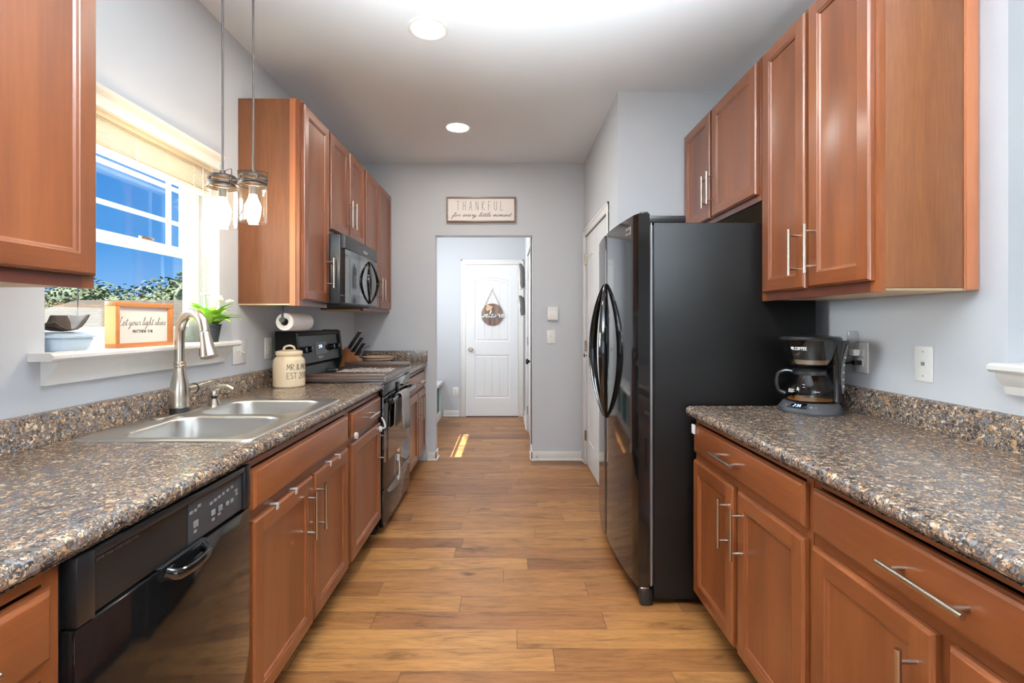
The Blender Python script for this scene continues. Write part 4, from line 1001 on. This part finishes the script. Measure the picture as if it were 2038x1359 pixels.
# ------------------------------------------------------------------ wall plates
def plate(label, cat, centre, normal, w, h, kind, name='wall_plate'):
    """plate on a wall: local u along the wall, v up; normal in '+x','-x','-y'"""
    cx, cy, cz = centre
    t = thing(name, label, cat, centre)
    n = {'+x': Vector((1, 0, 0)), '-x': Vector((-1, 0, 0)), '-y': Vector((0, -1, 0))}[normal]
    u = Vector((0, 0, 1)).cross(n)
    def bx(mb, u0, u1, v0, v1, d0, d1, b):
        P = [Vector(centre)+u*a+Vector((0, 0, c))+n*d for a in (u0, u1) for c in (v0, v1) for d in (d0, d1)]
        mb.box(min(p.x for p in P), max(p.x for p in P), min(p.y for p in P), max(p.y for p in P), min(p.z for p in P), max(p.z for p in P), b); return mb
    bx(MB(), -w/2, w/2, -h/2, h/2, .0005, .006, .003).build('plate', 'white_plastic', t)
    if kind == 'outlet':
        for s in (-.02, .02):
            r = bx(MB(), -.016, .016, s-.014, s+.014, .0061, .0085, .004).build('receptacle', 'white_plastic', t)
            mb = MB()
            for q in (-.006, .006): bx(mb, q-.0012, q+.0012, s-.002, s+.007, .0085, .0088, 0)
            bx(mb, -.0022, .0022, s-.009, s-.005, .0085, .0088, 0); mb.build('slot', 'charcoal', r)
    if kind in ('switch', 'double'):
        for q in ((0,) if kind == 'switch' else (-.023, .023)):
            bx(MB(), q-.005, q+.005, -.012, .012, .0061, .0075, .001).build('switch_bezel', 'white_plastic', t)
            mb = MB(); sg = 1 if q <= 0 else -1; p = Vector(centre)+u*q
            mb.tube([p+n*.007, p+n*.02+Vector((0, 0, .008*sg))], [.004, .0032], 8); mb.build('toggle', 'white_plastic', t)
    if kind == 'phone':
        bx(MB(), -.007, .007, -.006, .006, .0061, .0075, .001).build('jack', 'grey_plastic', t)
        for s in (-.042, .042): bx(MB(), -.002, .002, s-.002, s+.002, .0061, .0066, 0).build('screw', 'grey_plastic', t)
    return t
plate('white double toggle switch plate on wall beside the window sill end', 'light switch', (XL, 2.53, 1.113), '+x', .124, .126, 'double', 'light_switch')
plate('white outlet plate on wall behind the cream canister', 'outlet', (XL, 2.836, 1.116), '+x', .078, .122, 'outlet', 'wall_outlet')
plate('white outlet with night light and black plug beside the coffee maker', 'outlet', (XR, 1.968, 1.123), '-x', .074, .122, 'outlet', 'wall_outlet')
plate('white blank plate with phone jack on wall past the coffee maker outlet', 'wall plate', (XR, 1.674, 1.123), '-x', .074, .122, 'phone', 'phone_jack_plate')
plate('white light switch plate on wall below the white sensor box', 'light switch', (.399, YB, 1.136), '-y', .078, .122, 'switch', 'light_switch')
plate('white outlet low on hall wall beside the bench', 'outlet', (-.698, HY, .338), '-y', .076, .122, 'outlet', 'wall_outlet')
sb = thing('door_chime_box', 'white sensor box on wall above the light switch by doorway', 'door chime', (.4125, YB, 1.285))
MB().box(.364, .461, YB-.032, YB-.0005, 1.292, 1.408, .004).build('cover', 'white_plastic', sb)
mb = MB()
for k in range(5): mb.box(.378+k*.016, .381+k*.016, YB-.0335, YB-.0321, 1.372, 1.402)
mb.build('groove', 'clip_grey', sb)
MB().box(.370, .455, YB-.03, YB-.0006, 1.283, 1.2918, .002).build('base', 'clip_grey', sb)
nl = thing('night_light', 'clear fan-shaped night light plugged into the outlet', 'night light', (XR-.02, 1.985, 1.15))
MB().box(XR-.035, XR-.0092, 1.968, 2.008, 1.130, 1.156, .003).build('base', 'white_plastic', nl)
mb = MB(); rings = []
for z, w_ in ((1.157, .03), (1.18, .038), (1.205, .042), (1.222, .034), (1.232, .018)):
    rings.append([Vector((XR-.030-.016*math.sin(PI*k/10), 1.988-w_/2*1.0+w_*k/10, z)) for k in range(11)] + [Vector((XR-.012, 1.988+w_/2-w_*k/10, z)) for k in range(11)])
mb.loops(rings); mb.build('shade', 'clear_plastic', nl)
# ------------------------------------------------------------------ signs
s = thing('wall_sign', 'framed THANKFUL sign hung above the doorway', 'sign', (-.241, YB-.012, 2.183))
a0, a1, b0, b1 = -.556, .074, 2.183, 2.413
mb = MB()
for q in ((a0, a1, b0, b0+.013), (a0, a1, b1-.013, b1), (a0, a0+.013, b0+.013, b1-.013), (a1-.013, a1, b0+.013, b1-.013)): mb.box(q[0], q[1], YB-.03, YB-.001, q[2], q[3], .002)
mb.build('frame', 'frame_brown', s)
MB().box(a0+.013, a1-.013, YB-.018, YB-.002, b0+.013, b1-.013).build('board', 'sign_white', s)
fn = lambda u, v, d: Vector((u, YB-.018-d, v))
ribbon(MB(), 'THANKFUL', False, -.465, -.008, 2.292, .082, .0034, fn, gap=.75).build('lettering', 'ink_grey', s)
ribbon(MB(), 'for every little moment', True, -.505, .03, 2.235, .017, .0030, fn, slant=.35, space=.7).build('lettering', 'ink', s)

s = thing('block_sign', 'wooden framed Let your light shine sign standing on the window sill', 'sign', (-1.378, 1.828, 1.1752))
y0, y1, z0, z1, xa, xb = 1.682, 1.975, 1.1753, 1.339, -1.398, -1.36
mb = MB()
for q in ((y0, y1, z0, z0+.016), (y0, y1, z1-.016, z1), (y1-.02, y1, z0+.016, z1-.016), (y0+.004, y0+.02, z0+.016, z1-.016)): mb.box(xa, xb, *q, .001)
mb.build('frame', 'sign_oak', s)
MB().box(xa, xb-.0005, y0, y0+.0038, z0+.0161, z1-.0161).build('side_board', 'sign_pine', s)
MB().box(xa+.002, xb-.012, y0+.02, y1-.02, z0+.016, z1-.016).build('board', 'sign_white', s)
fn = lambda u, v, d: Vector((xb-.012+d, u, v))
ribbon(MB(), 'Let your light shine', True, 1.708, 1.945, 1.255, .0135, .0016, fn, slant=.3, space=.5).build('lettering', 'ink_grey', s)
ribbon(MB(), 'MATTHEW 5:16', False, 1.775, 1.875, 1.228, .010, .0017, fn, gap=.16).build('lettering', 'ink', s)

ws = thing('welcome_sign', 'round wooden welcome sign hanging on the hall door', 'sign', (-.205, HY-.02, 1.26))
wc = Vector((-.205, HY-.0135, 1.373)); wr = .148
MB().lathe([(.0001, -.012), (wr-.003, -.012), (wr, -.009), (wr, 0), (.0001, 0)], tuple(wc), 48, 'y').build('disc', 'sign_grey_wood', ws)
mb = MB()
for x in (-.09, -.028, .035, .095):
    hh = math.sqrt(wr*wr-x*x)-.004; mb.box(wc.x+x-.0015, wc.x+x+.0015, wc.y-.0126, wc.y-.0121, wc.z-hh, wc.z+hh)
mb.build('board_seam', 'black_matte', ws)
fn = lambda u, v, d: Vector((u, wc.y-.0126-d, v))
ribbon(MB(), 'welcome', True, wc.x-.152, wc.x+.150, wc.z-.035, .040, .010, fn, slant=.2, thick=.008).build('lettering', 'white_paint', ws)
MB().tube([(wc.x-.105, wc.y-.006, wc.z+.108), (wc.x-.004, wc.y-.006, wc.z+.335), (wc.x+.105, wc.y-.006, wc.z+.108)], .004, 8).build('hanging_rope', 'rope', ws)
mb = MB()
for k in range(9):
    a = k*2.4; r = .012+.0028*k; p = (wc.x-.045+r*math.cos(a), wc.y-.018, wc.z+.088+r*math.sin(a))
    mb.sphere(p, .022, 10, 6, (1, .35, .7))
mb.build('flower_bow', 'flower_tan', ws)
hk = solo(MB().box(wc.x-.01, wc.x+.006, HY-.0175, HY-.0122, wc.z+.325, wc.z+.365, .002).tube([(wc.x-.002, HY-.0175, wc.z+.335), (wc.x-.002, HY-.03, wc.z+.333), (wc.x-.002, HY-.031, wc.z+.345)], .003, 8), 'adhesive_hook', 'white_plastic', 'small white adhesive hook on hall door above the round sign', 'hook')

# ------------------------------------------------------------------ sill things
pl = thing('potted_plant', 'green potted plant with white daisies on the window sill', 'plant', (-1.378, 2.245, 1.1752))
px, py, pz = -1.378, 2.245, 1.1753
MB().lathe([(.0001, pz), (.034, pz), (.046, pz+.074), (.048, pz+.075), (.048, pz+.083), (.044, pz+.083), (.042, pz+.07), (.0001, pz+.069)], (px, py, 0), 28).build('pot', 'pot_black', pl)
rnd = random.Random(11)
def leaf_mesh(mb, base, d, el, ln, wd):
    d = Vector(d).normalized(); side = d.cross(Vector((0, 0, 1))).normalized(); rows = []; c = Vector(base); a = el
    for k in range(8):
        u = k/7; w_ = wd*max(.04, math.sin(PI*min(1, u*.95+.03)))**.85
        nrm = Vector((0, 0, 1))*math.cos(a) - d*math.sin(a)
        rows.append([c-side*w_/2+nrm*w_*.12, c.copy(), c+side*w_/2+nrm*w_*.12])
        c = c + (d*math.cos(a)+Vector((0, 0, math.sin(a))))*ln/7; a -= .12+.16*u
    for p_, q_ in zip(rows, rows[1:]):
        for q in range(2): mb.face([p_[q], p_[q+1], q_[q+1], q_[q]])
for k in range(34):
    a = k*2.399+rnd.uniform(-.3, .3); r = rnd.uniform(.004, .026)
    d = Vector((math.cos(a)*(1 if math.cos(a) > 0 else .32), math.sin(a), 0))
    mb = MB(); leaf_mesh(mb, (px+r*math.cos(a)*.8, py+r*math.sin(a), pz+.07), d, rnd.uniform(.6, 1.45), rnd.uniform(.09, .15), rnd.uniform(.034, .052))
    lf = mb.build('leaf', 'leaf', pl, ang=80)
for (dx, dy, z) in ((.03, -.085, .215), (.05, -.01, .195), (.05, .075, .19), (.02, .03, .21)):
    mb = MB().tube(catmull([(px, py, pz+.07), (px+dx*.4, py+dy*.5, pz+z*.7), (px+dx, py+dy, pz+z)]), .0018, 6)
    st = mb.build('flower_stem', 'leaf', pl)
    f = MB(); c = Vector((px+dx, py+dy, pz+z))
    for k in range(14):
        a = k*2*PI/14; f.sphere(c+Vector((.010*math.cos(a), .013*math.sin(a), .004*(k % 2))), .008, 8, 5, (1, 1, .5))
    f.sphere(c+Vector((0, 0, .005)), .007, 8, 6); f.build('flower', 'petal', st)
t = thing('ceramic_dish', 'light blue lidded ceramic dish on the sill in the window corner', 'dish', (-1.43, 1.56, 1.1752))
MB().loops([[V3(p, z) for p in rrect(-1.475+o, -1.385-o, 1.485+o, 1.635-o, .02, 5)] for o, z in ((.012, 1.1753), (.006, 1.185), (.0, 1.212), (.001, 1.216))]).build('body', 'blue_ceramic', t)
MB().loops([[V3(p, z) for p in rrect(-1.475+o, -1.385-o, 1.485+o, 1.635-o, .02, 5)] for o, z in ((-.004, 1.2165), (-.004, 1.221), (.02, 1.235))]).build('lid', 'blue_ceramic', t)
t = thing('hat_ornament', 'small dark brown hat-shaped ornament resting on the blue dish', 'ornament', (-1.43, 1.555, 1.2352))
mb = MB(); rows = []
for k in range(9):
    v = -1+k/4; rows.append([Vector((-1.43+.038*u2, 1.555+.062*v, 1.236+.05*abs(v)**2.2*(1 if v > 0 else .5)+.004*u2*u2)) for u2 in (-1, -.5, 0, .5, 1)])
for a, b in zip(rows, rows[1:]):
    for q in range(4): mb.face([a[q], a[q+1], b[q+1], b[q]])
o = mb.build('brim', 'hat_brown', t, ang=80); md = o.modifiers.new('thick', 'SOLIDIFY'); md.thickness = .004
MB().loops([[Vector((-1.43+.026*s_*math.cos(a), 1.545+.034*s_*math.sin(a), z)) for a in [2*PI*k/20 for k in range(20)]] for s_, z in ((1, 1.241), (.95, 1.265), (.7, 1.288), (.2, 1.284))]).build('crown', 'hat_brown', t)
solo(MB().tube([(-1.565, 1.765, 1.19), (-1.565, 1.766, 1.6), (-1.566, 1.765, 2.0)], .0025, 6), 'outdoor_cable', 'black_matte', 'thin black cable hanging outside the window glass behind the wooden sign', 'cable')

# ------------------------------------------------------------------ canister, towel roll, knife block, bowl
cn = thing('canister', 'cream ceramic lidded canister with black lettering beside the range', 'canister', (-1.236, 2.745, ZK))
CX, CY, z = -1.236, 2.745, ZK+.0003
MB().lathe([(.0001, z), (.080, z), (.0845, z+.006), (.085, z+.02), (.085, z+.135), (.082, z+.152), (.070, z+.166), (.066, z+.170), (.066, z+.176), (.0001, z+.176)], (CX, CY, 0), 48).build('jar', 'cream_ceramic', cn)
MB().lathe([(.0001, z+.1765), (.070, z+.1765), (.0715, z+.180), (.0715, z+.193), (.068, z+.200), (.03, z+.208), (.0001, z+.209)], (CX, CY, 0), 40).tube(catmull([(CX-.028, CY-.008, z+.204), (CX-.022, CY-.006, z+.222), (CX, CY, z+.230), (CX+.022, CY+.006, z+.222), (CX+.028, CY+.008, z+.204)]), .0065, 10).build('lid', 'cream_ceramic', cn)
def cyl_fn(u, v, d):
    a = -PI/2+.08+u/.085
    return Vector((CX+(.085+d)*math.cos(a), CY+(.085+d)*math.sin(a), v))
ribbon(MB(), 'MR & MRS', False, .018, .155, z+.098, .032, .0026, cyl_fn, gap=.16, space=.2).build('lettering', 'ink', cn)
ribbon(MB(), 'EST 2018', False, .018, .150, z+.050, .032, .0026, cyl_fn, gap=.16, space=.3).build('lettering', 'ink', cn)
tr = thing('paper_towel_holder', 'dark metal paper towel holder under the cabinet beside the microwave', 'paper towel holder', (-1.2, 2.75, 1.25))
tx, tz = -1.200, 1.279
MB().tube(catmull([(tx, 2.585, 1.3562), (tx, 2.585, 1.31), (tx, 2.587, tz+.002)]), .006, 10).cyl((tx, 2.575, tz), (tx, 2.597, tz), .014).cyl((tx, 2.59, tz), (tx, 2.895, tz), .006).box(tx-.02, tx+.02, 2.57, 2.60, 1.3535, 1.3565, .001).build('bracket', 'charcoal', tr)
rl = thing('paper_towel_roll', 'white paper towel roll on the holder below the cabinet', 'paper towel', (tx, 2.745, 1.23))
MB().lathe([(.0205, 2.61), (.046, 2.61), (.048, 2.613), (.048, 2.882), (.046, 2.885), (.0205, 2.885), (.0205, 2.61)], (tx, 0, tz-.010), 40, 'y', cap0=False, cap1=False).build('paper', 'paper', rl)
MB().lathe([(.0185, 2.609), (.0203, 2.609), (.0203, 2.886), (.0185, 2.886), (.0185, 2.609)], (tx, 0, tz-.010), 24, 'y', cap0=False, cap1=False).build('core', 'cardboard', rl)
kb = thing('knife_block', 'wooden knife block full of knives on corner counter beside bowl', 'knife block', (-1.25, 3.92, ZK))
ky0, ky1 = 3.84, 3.94
MB().prism([(-1.345, ZK+.0004), (-1.345, ZK+.105), (-1.285, ZK+.165), (-1.205, ZK+.085), (-1.262, ZK+.0004)], 'y', ky0, ky1).build('block', 'block_wood', kb)
MB().prism([(-1.261, ZK+.0004), (-1.206, ZK+.0835), (-1.175, ZK+.060), (-1.172, ZK+.0004)], 'y', ky0, ky1).build('front_step', 'block_wood', kb)
n = Vector((.55, 0, .835)).normalized(); sl = Vector((.08, 0, -.08))
for i in range(3):
    for j in range(2):
        p = Vector((-1.272+.028*i, ky0+.028+.045*j, ZK+.153-.028*i))
        k = thing('kitchen_knife', ['black-handled knife at back of the wooden block, upper slot', 'black-handled knife at back of the wooden block, second slot', 'black-handled knife in the upper middle slot, nearer the range', 'black-handled knife in the upper middle slot, nearer the wall', 'black-handled knife in the lower middle slot, nearer the range', 'black-handled knife in the lower middle slot, nearer the wall'][i*2+j], 'knife', tuple(p), 'knives in the wooden block')
        ln = .165-.022*i
        MB().tube([p+n*.002, p+n*.015, p+n*(ln-.01), p+n*ln], [.008, .0105, .011, .0095], 10, flat=.7, ref=(0, 1, 0)).build('handle', 'black_plastic', k)
        MB().tube([p+n*.002+Vector((-.009, 0, .006)), p+n*(ln+.004)+Vector((-.009, 0, .006))], .0032, 8).tube([p+n*(ln-.002), p+n*(ln+.005)], .0105, 10, flat=.7, ref=(0, 1, 0)).build('bolster', 'steel', k)
sc = thing('kitchen_scissors', 'grey-handled kitchen shears in the lowest slot of knife block', 'scissors', (-1.19, 3.88, ZK+.085))
p = Vector((-1.192, 3.885, ZK+.073))
MB().tube(catmull([p, p+Vector((.03, 0, .05)), p+Vector((.05, 0, .085)), p+Vector((.085, 0, .10))]), [.011]*19, 10, flat=.6, ref=(0, 1, 0)).build('handle', 'grey_plastic', sc)
MB().tube([p-n*0+Vector((.003, 0, -.006)), p+n*.01+Vector((.003, 0, -.006))], .012, 10).build('pivot', 'steel', sc)
bw = thing('serving_bowl', 'shallow patterned tan bowl on the corner counter', 'bowl', (-1.1, 4.15, ZK))
MB().lathe([(.0001, ZK+.0003), (.06, ZK+.0003), (.085, ZK+.012), (.125, ZK+.048), (.138, ZK+.070), (.134, ZK+.071), (.118, ZK+.048), (.08, ZK+.018), (.0001, ZK+.012)], (-1.11, 4.15, 0), 40).build('bowl', 'bowl_tan', bw)
mb = MB()
for (r0, z0, r1, z1) in ((.1262, .0485, .1305, .0555), (.1065, .0305, .1105, .0345)): mb.lathe([(r0, ZK+z0), (r1, ZK+z1), (r1+.0006, ZK+z1-.0004), (r0+.0006, ZK+z0-.0004)], (-1.11, 4.15, 0), 40, cap0=False, cap1=False)
mb.build('painted_band', 'sign_white', bw)
mb = MB()
for k in range(36):
    a = k*2*PI/36; r = .1195; mb.sphere((-1.11+r*math.cos(a), 4.15+r*math.sin(a), ZK+.0415), .006, 8, 6, (1, 1, .6))
mb.build('painted_motif', 'charcoal', bw)

# ------------------------------------------------------------------ coffee maker
cm = thing('coffee_maker', 'black drip coffee maker with glass carafe on the countertop', 'coffee maker', (1.22, 1.99, ZK))
K = Vector((1.222, 1.962, ZK+.0004))     # carafe axis
Rz = Matrix.Translation((K.x, K.y, 0)) @ Matrix.Rotation(-.98, 4, 'Z')
def cmb(mb, name, m, parent=cm, ang=28): return mb.xform(Rz).build(name, m, parent, ang)
zb = K.z
def oval(rx, rf, rb, z, n=36, yb=None):
    out = []
    for k in range(n):
        a = 2*PI*k/n; x = rx*math.cos(a); y = math.sin(a)*(rf if math.sin(a) < 0 else rb)
        x = math.copysign(abs(x/rx)**.8*rx, x)
        out.append(Vector((x, y, z)))
    return out
base = cmb(MB().loops([oval(.112, .098, .11, zb), oval(.114, .10, .112, zb+.006), oval(.112, .098, .112, zb+.018), oval(.098, .072, .108, zb+.040), oval(.094, .066, .106, zb+.043)]), 'base', 'charcoal')
cmb(MB().lathe([(.0001, zb+.0432), (.072, zb+.0432), (.074, zb+.0455), (.0001, zb+.046)], (0, 0, 0), 32), 'hot_plate', 'black_matte')
cmb(MB().loops([[Vector((x, y, zb+z)) for x, y in rrect(-w_, w_, y0, y1, .022, 5)] for w_, y0, y1, z in ((.086, .052, .118, .0432), (.084, .056, .118, .12), (.086, .050, .118, .19), (.094, .02, .12, .235), (.102, .0, .122, .2885))]), 'water_tank', 'black_gloss')
cmb(MB().loops([oval(.062, .062, .058, zb+.190), oval(.064, .064, .058, zb+.194)]), 'filter_skirt', 'black_plastic')
bk = cmb(MB().loops([oval(.078, .076, .058, zb+.2125), oval(.086, .084, .058, zb+.235), oval(.098, .098, .058, zb+.284), oval(.099, .099, .058, zb+.289)]), 'brew_basket', 'black_gloss')
cmb(MB().loops([oval(.066, .064, .058, zb+.1945), oval(.0755, .0735, .058, zb+.212)]), 'metal_band', 'nickel')
cmb(MB().loops([oval(.105, .104, .124, zb+.2895), oval(.107, .106, .126, zb+.294), oval(.10, .098, .118, zb+.303), oval(.06, .06, .07, zb+.308)]), 'lid', 'black_plastic')
def arcfn(r, zr=0):
    def f(u, v, d):
        k = (v-(zb+.235))/.049; rr = .084+.014*k+d+.0008; a = -PI/2+u/.09
        return Vector((rr*1.02*math.cos(a), rr*math.sin(a), v))
    return f
cmb(ribbon(MB(), 'MR.COFFEE', False, -.030, .030, zb+.252, .011, .0022, arcfn(.09), gap=.14), 'badge_lettering', 'white_paint', bk)
# water level window: curved strip on the side of the tank
wv = cmb(MB().loops([[Vector((xx+d, yy-wd if d < 2 else 0, zb+z)) for d, wd in ((.0004, wd_), (.0004, -wd_), (.002, -wd_), (.002, wd_))] for xx, yy, wd_, z in ((.0858, .085, .003, .075), (.0850, .085, .012, .11), (.0845, .084, .015, .14), (.0855, .084, .014, .17), (.0880, .084, .013, .2), (.0945, .085, .011, .236), (.1005, .088, .004, .272))]), 'water_window', 'grey_plastic')
mb = MB()
for z, xx in ((.105, .0872), (.132, .0868), (.16, .0872), (.19, .089), (.22, .0933)):
    mb.box(xx+.0012, xx+.0024, .078, .090, zb+z-.0035, zb+z+.0035)
cmb(mb, 'level_mark', 'white_paint', wv)
# control face on the base
def basefn(u, v, d):
    a = -PI/2+u/.1; k = v
    r = .100-.031*k+d*.8; return Vector((r*1.1*math.cos(a), r*math.sin(a), zb+.0175+.0235*k+d*.8))
cmb(MB().loops([[basefn(u, v, d) for u, v, d in ((u0, .18, .0006), (u0, .18, .002), (u0, .92, .002), (u0, .92, .0006))] for u0 in [-.045+k*.0075 for k in range(11)]]), 'display', 'dark_glass', base)
cmb(ribbon(MB(), '2:34', False, -.022, .010, .35, .38, .0022, lambda u, v, d: basefn(u, v, d+.002), gap=.2), 'clock_digits', 'display_blue', base)
mb = MB()
for u in (-.075, -.058, .045, .062, .078): mb.sphere(basefn(u, .45, .001), .005, 10, 6, (1.2, 1, .5))
cmb(mb, 'button', 'grey_plastic', base)
ca = cmb(MB().lathe([(.060, zb+.0465), (.078, zb+.049), (.084, zb+.060), (.085, zb+.085), (.080, zb+.110), (.064, zb+.145), (.056, zb+.158), (.057, zb+.164)], (0, 0, 0), 40, cap1=False), 'carafe', 'carafe_glass')
cmb(MB().lathe([(.058, zb+.0475), (.077, zb+.0498), (.0805, zb+.0525), (.0001, zb+.0525)], (0, 0, 0), 32), 'coffee_residue', 'coffee_amber', ca)
cmb(MB().lathe([(.0001, zb+.168), (.058, zb+.166), (.060, zb+.172), (.05, zb+.178), (.0001, zb+.181)], (0, 0, 0), 32).lathe([(.0585, zb+.150), (.0615, zb+.152), (.0615, zb+.1655), (.0585, zb+.1655)], (0, 0, 0), 32, cap0=False, cap1=False), 'carafe_lid', 'black_plastic', ca)
cmb(MB().tube(catmull([(-.053*q, -.028*q, zb+h_) for q, h_ in ((.95, .160), (1.45, .163), (1.85, .147), (1.95, .112), (1.8, .082), (1.42, .070))]), .0085, 12, flat=1.3), 'carafe_handle', 'black_plastic', ca)
mb = MB()
for z_, (u0, u1) in ((.093, (-.05, -.02)), (.089, (-.05, -.022)), (.085, (-.05, -.018)), (.081, (-.05, -.025)), (.089, (.05, .07)), (.115, (.01, .02)), (.105, (.012, .02))):
    r = .0856 if z_ < .09 else (.0835 if z_ < .1 else .0805)
    a0, a1 = -PI/2+u0/.085, -PI/2+u1/.085
    mb.loops([[Vector((rr*math.cos(a), rr*math.sin(a), zb+zz)) for rr, zz in ((r, z_), (r+.0006, z_), (r+.0006, z_+.0018), (r, z_+.0018))] for a in [a0+(a1-a0)*k/4 for k in range(5)]])
cmb(mb, 'level_print', 'white_paint', ca)
mb = MB().tube(catmull([(1.31, 2.085, ZK+.006), (1.35, 2.065, ZK+.05), (1.365, 2.035, ZK+.13), (1.385, 2.01, ZK+.185), (1.408, 1.985, ZK+.197)]), .004, 8)
mb.build('power_cord', 'black_plastic', cm)
MB().box(1.402, XR-.0092, 1.956, 1.980, 1.094, 1.112, .003).build('power_plug', 'black_plastic', cm)

# ------------------------------------------------------------------ hall
bn = thing('mudroom_bench', 'white built-in bench with open cubby along the hall wall', 'bench', (-1.13, 5.55, 0))
MB().box(-1.40, -.862, 4.60, 6.51, .452, .487, .003).build('seat', 'white_trim', bn)
mb = MB()
for y in (4.61, 5.22, 5.85, 6.45): mb.box(-1.40, -.88, y, y+.045, .09, .4518)
mb.box(-1.40, -.885, 4.61, 6.495, 0, .0898); mb.build('divider', 'white_trim', bn)
for i, y in enumerate((5.30, 5.92)):
    b_ = thing('storage_bin', ['teal fabric bin in the nearer cubby of the hall bench', 'teal fabric bin in the far cubby of the hall bench'][i], 'storage bin', (-1.13, y+.25, .09))
    MB().loops([[V3(p, z) for p in rrect(-1.37, -.905, y, y+.48, .02, 4)] for z in (.0905, .40)], True, True, False).build('body', 'teal_fabric', b_)
wb = thing('wire_rack', 'white wire two-basket rack hanging on the hall side wall', 'rack', (HX-.05, 5.9, 1.3))
mb = MB(); ry0, ry1, rx0 = 5.78, 6.08, HX-.10
for z0, z1 in ((1.69, 1.95), (1.36, 1.58)):
    for y in (ry0, ry1):
        mb.tube([(HX-.002, y, z1+.03), (HX-.003, y, z0-.01), (rx0+.02, y, z0-.01), (rx0, y, z0+.14)], .0025, 6)
    for zz in (z0-.01, z0+.06, z0+.14): mb.tube([(rx0+(.02 if zz < z0 else 0), ry0, zz), (rx0+(.02 if zz < z0 else 0), ry1, zz)], .0025, 6)
    for yy in [ry0+(ry1-ry0)*k/6 for k in range(1, 6)]: mb.tube([(HX-.003, yy, z0-.01), (rx0+.02, yy, z0-.01), (rx0, yy, z0+.14)], .002, 6)
for y in (ry0, ry1): mb.tube([(HX-.003, y, 1.35), (HX-.003, y, 2.0)], .003, 6)
mb.build('basket', 'white_paint', wb)
LB = ['grey shoe leaning out at the front of upper wire basket', 'dark grey shoe in the middle of upper wire basket', 'brown shoe at the back of upper wire basket', 'grey shoe at the front of lower wire basket', 'brown shoe in the middle of lower wire basket', 'dark shoe at the back of lower wire basket']
for i in range(6):
    z0 = 1.685 if i < 3 else 1.355; j = i % 3; y = 5.80+.085*j; h = (.29, .25, .27, .235, .22, .2)[i]
    mb = MB().loops([[Vector((HX-.052+o+ox*math.cos(a), y+.045+.028*math.sin(a), z0+zz)) for a in [2*PI*k/14 for k in range(14)]] for o, ox, zz in ((0, .022, 0), (0, .030, .03), (0, .026, .12), (-.01*(j == 0), .030, h-.05), (-.03*(j == 0), .018, h))])
    solo(mb, 'shoe', ['shoe_grey', 'charcoal', 'shoe_brown'][j], LB[i], 'shoe', 'shoes in the hall wire rack')

# ------------------------------------------------------------------ outside
struct(MB().box(-70, 40, -30, 90, -2.2, -2.0), 'ground', 'lawn')
nh = thing('neighbour_house', 'house outside the window with a brown shingled hip roof', 'house', (-8, 14, -2))
ridge = [(-12.4, 14, 1.92), (-3.0, 14, 1.92)]; ev = [(-15.8, 9.2, -.35), (0.5, 9.2, -.35), (.5, 18.8, -.35), (-15.8, 18.8, -.35)]
mb = MB()
for q in ([ev[0], ev[1], ridge[1], ridge[0]], [ev[1], ev[2], ridge[1]], [ev[2], ev[3], ridge[0], ridge[1]], [ev[3], ev[0], ridge[0]], [ev[0], ev[3], ev[2], ev[1]]): mb.face(q)
o = mb.build('roof', 'shingle', nh)
uv = o.data.uv_layers.new(name='uv')
for p in o.data.polygons:
    for li in p.loop_indices:
        v = o.data.vertices[o.data.loops[li].vertex_index].co; uv.data[li].uv = (v.x+v.y*.3, v.z*2.2)
MB().box(-15.2, -.1, 9.8, 18.2, -2, -.36).build('wall', 'siding', nh)
rnd = random.Random(5)
def tree(x, y, h, r, label):
    t = thing('tree', label, 'tree', (x, y, -2), 'trees behind the neighbouring house')
    MB().tube([(x, y, -2), (x+.1, y, h*.4), (x, y, h*.7)], [.3, .22, .1], 8).build('trunk', 'bark', t)
    bm = bmesh.new()
    for k in range(4200):
        u = rnd.uniform(-1, 1); a = rnd.uniform(0, 2*PI); rr = r*rnd.uniform(.6, 1.0)*(1+.28*noise.noise(Vector((math.cos(a)*2+x, math.sin(a)*2+y, u*2))))
        q = math.sqrt(1-u*u); c = Vector((x+rr*q*math.cos(a), y+rr*q*math.sin(a), h-r*.85+rr*u*.85))
        s_ = rnd.uniform(.07, .16); d1 = Vector((rnd.uniform(-1, 1), rnd.uniform(-1, 1), rnd.uniform(-.5, .5))).normalized(); d2 = d1.cross(Vector((rnd.uniform(-1, 1), rnd.uniform(-1, 1), 1))).normalized()
        vs = [bm.verts.new(c+d1*s_*m1_+d2*s_*m2_*.7) for m1_, m2_ in ((-1, 0), (0, -1), (1, 0), (0, 1))]
        bm.faces.new(vs)
    bmesh.ops.create_icosphere(bm, subdivisions=3, radius=1, matrix=Matrix.Translation((x, y, h-r*.85)) @ Matrix.Diagonal((r*.8, r*.8, r*.68, 1)))
    m_ = MB(); m_.bm.free(); m_.bm = bm; m_.build('crown', 'foliage', t, ang=80, merge=0)
TL = ['bushy green tree at the near end of the tree row outside', 'rounded green tree left of the roof ridge outside the window', 'low green tree rising just behind the middle of roof ridge', 'broad green tree behind roof ridge, above the wooden sign', 'tall green tree behind the roof, beside the window jamb', 'green tree partly hidden by the window frame']
for i, (x, y, h, r) in enumerate(((-27.0, 26, 3.3, 2.9), (-29.6, 33.5, 4.4, 3.2), (-20.6, 26, 3.2, 2.9), (-22.3, 33.5, 4.3, 3.3), (-14.6, 24, 4.0, 2.8), (-15.2, 32.5, 4.6, 3.2))): tree(x, y, h, r, TL[i])
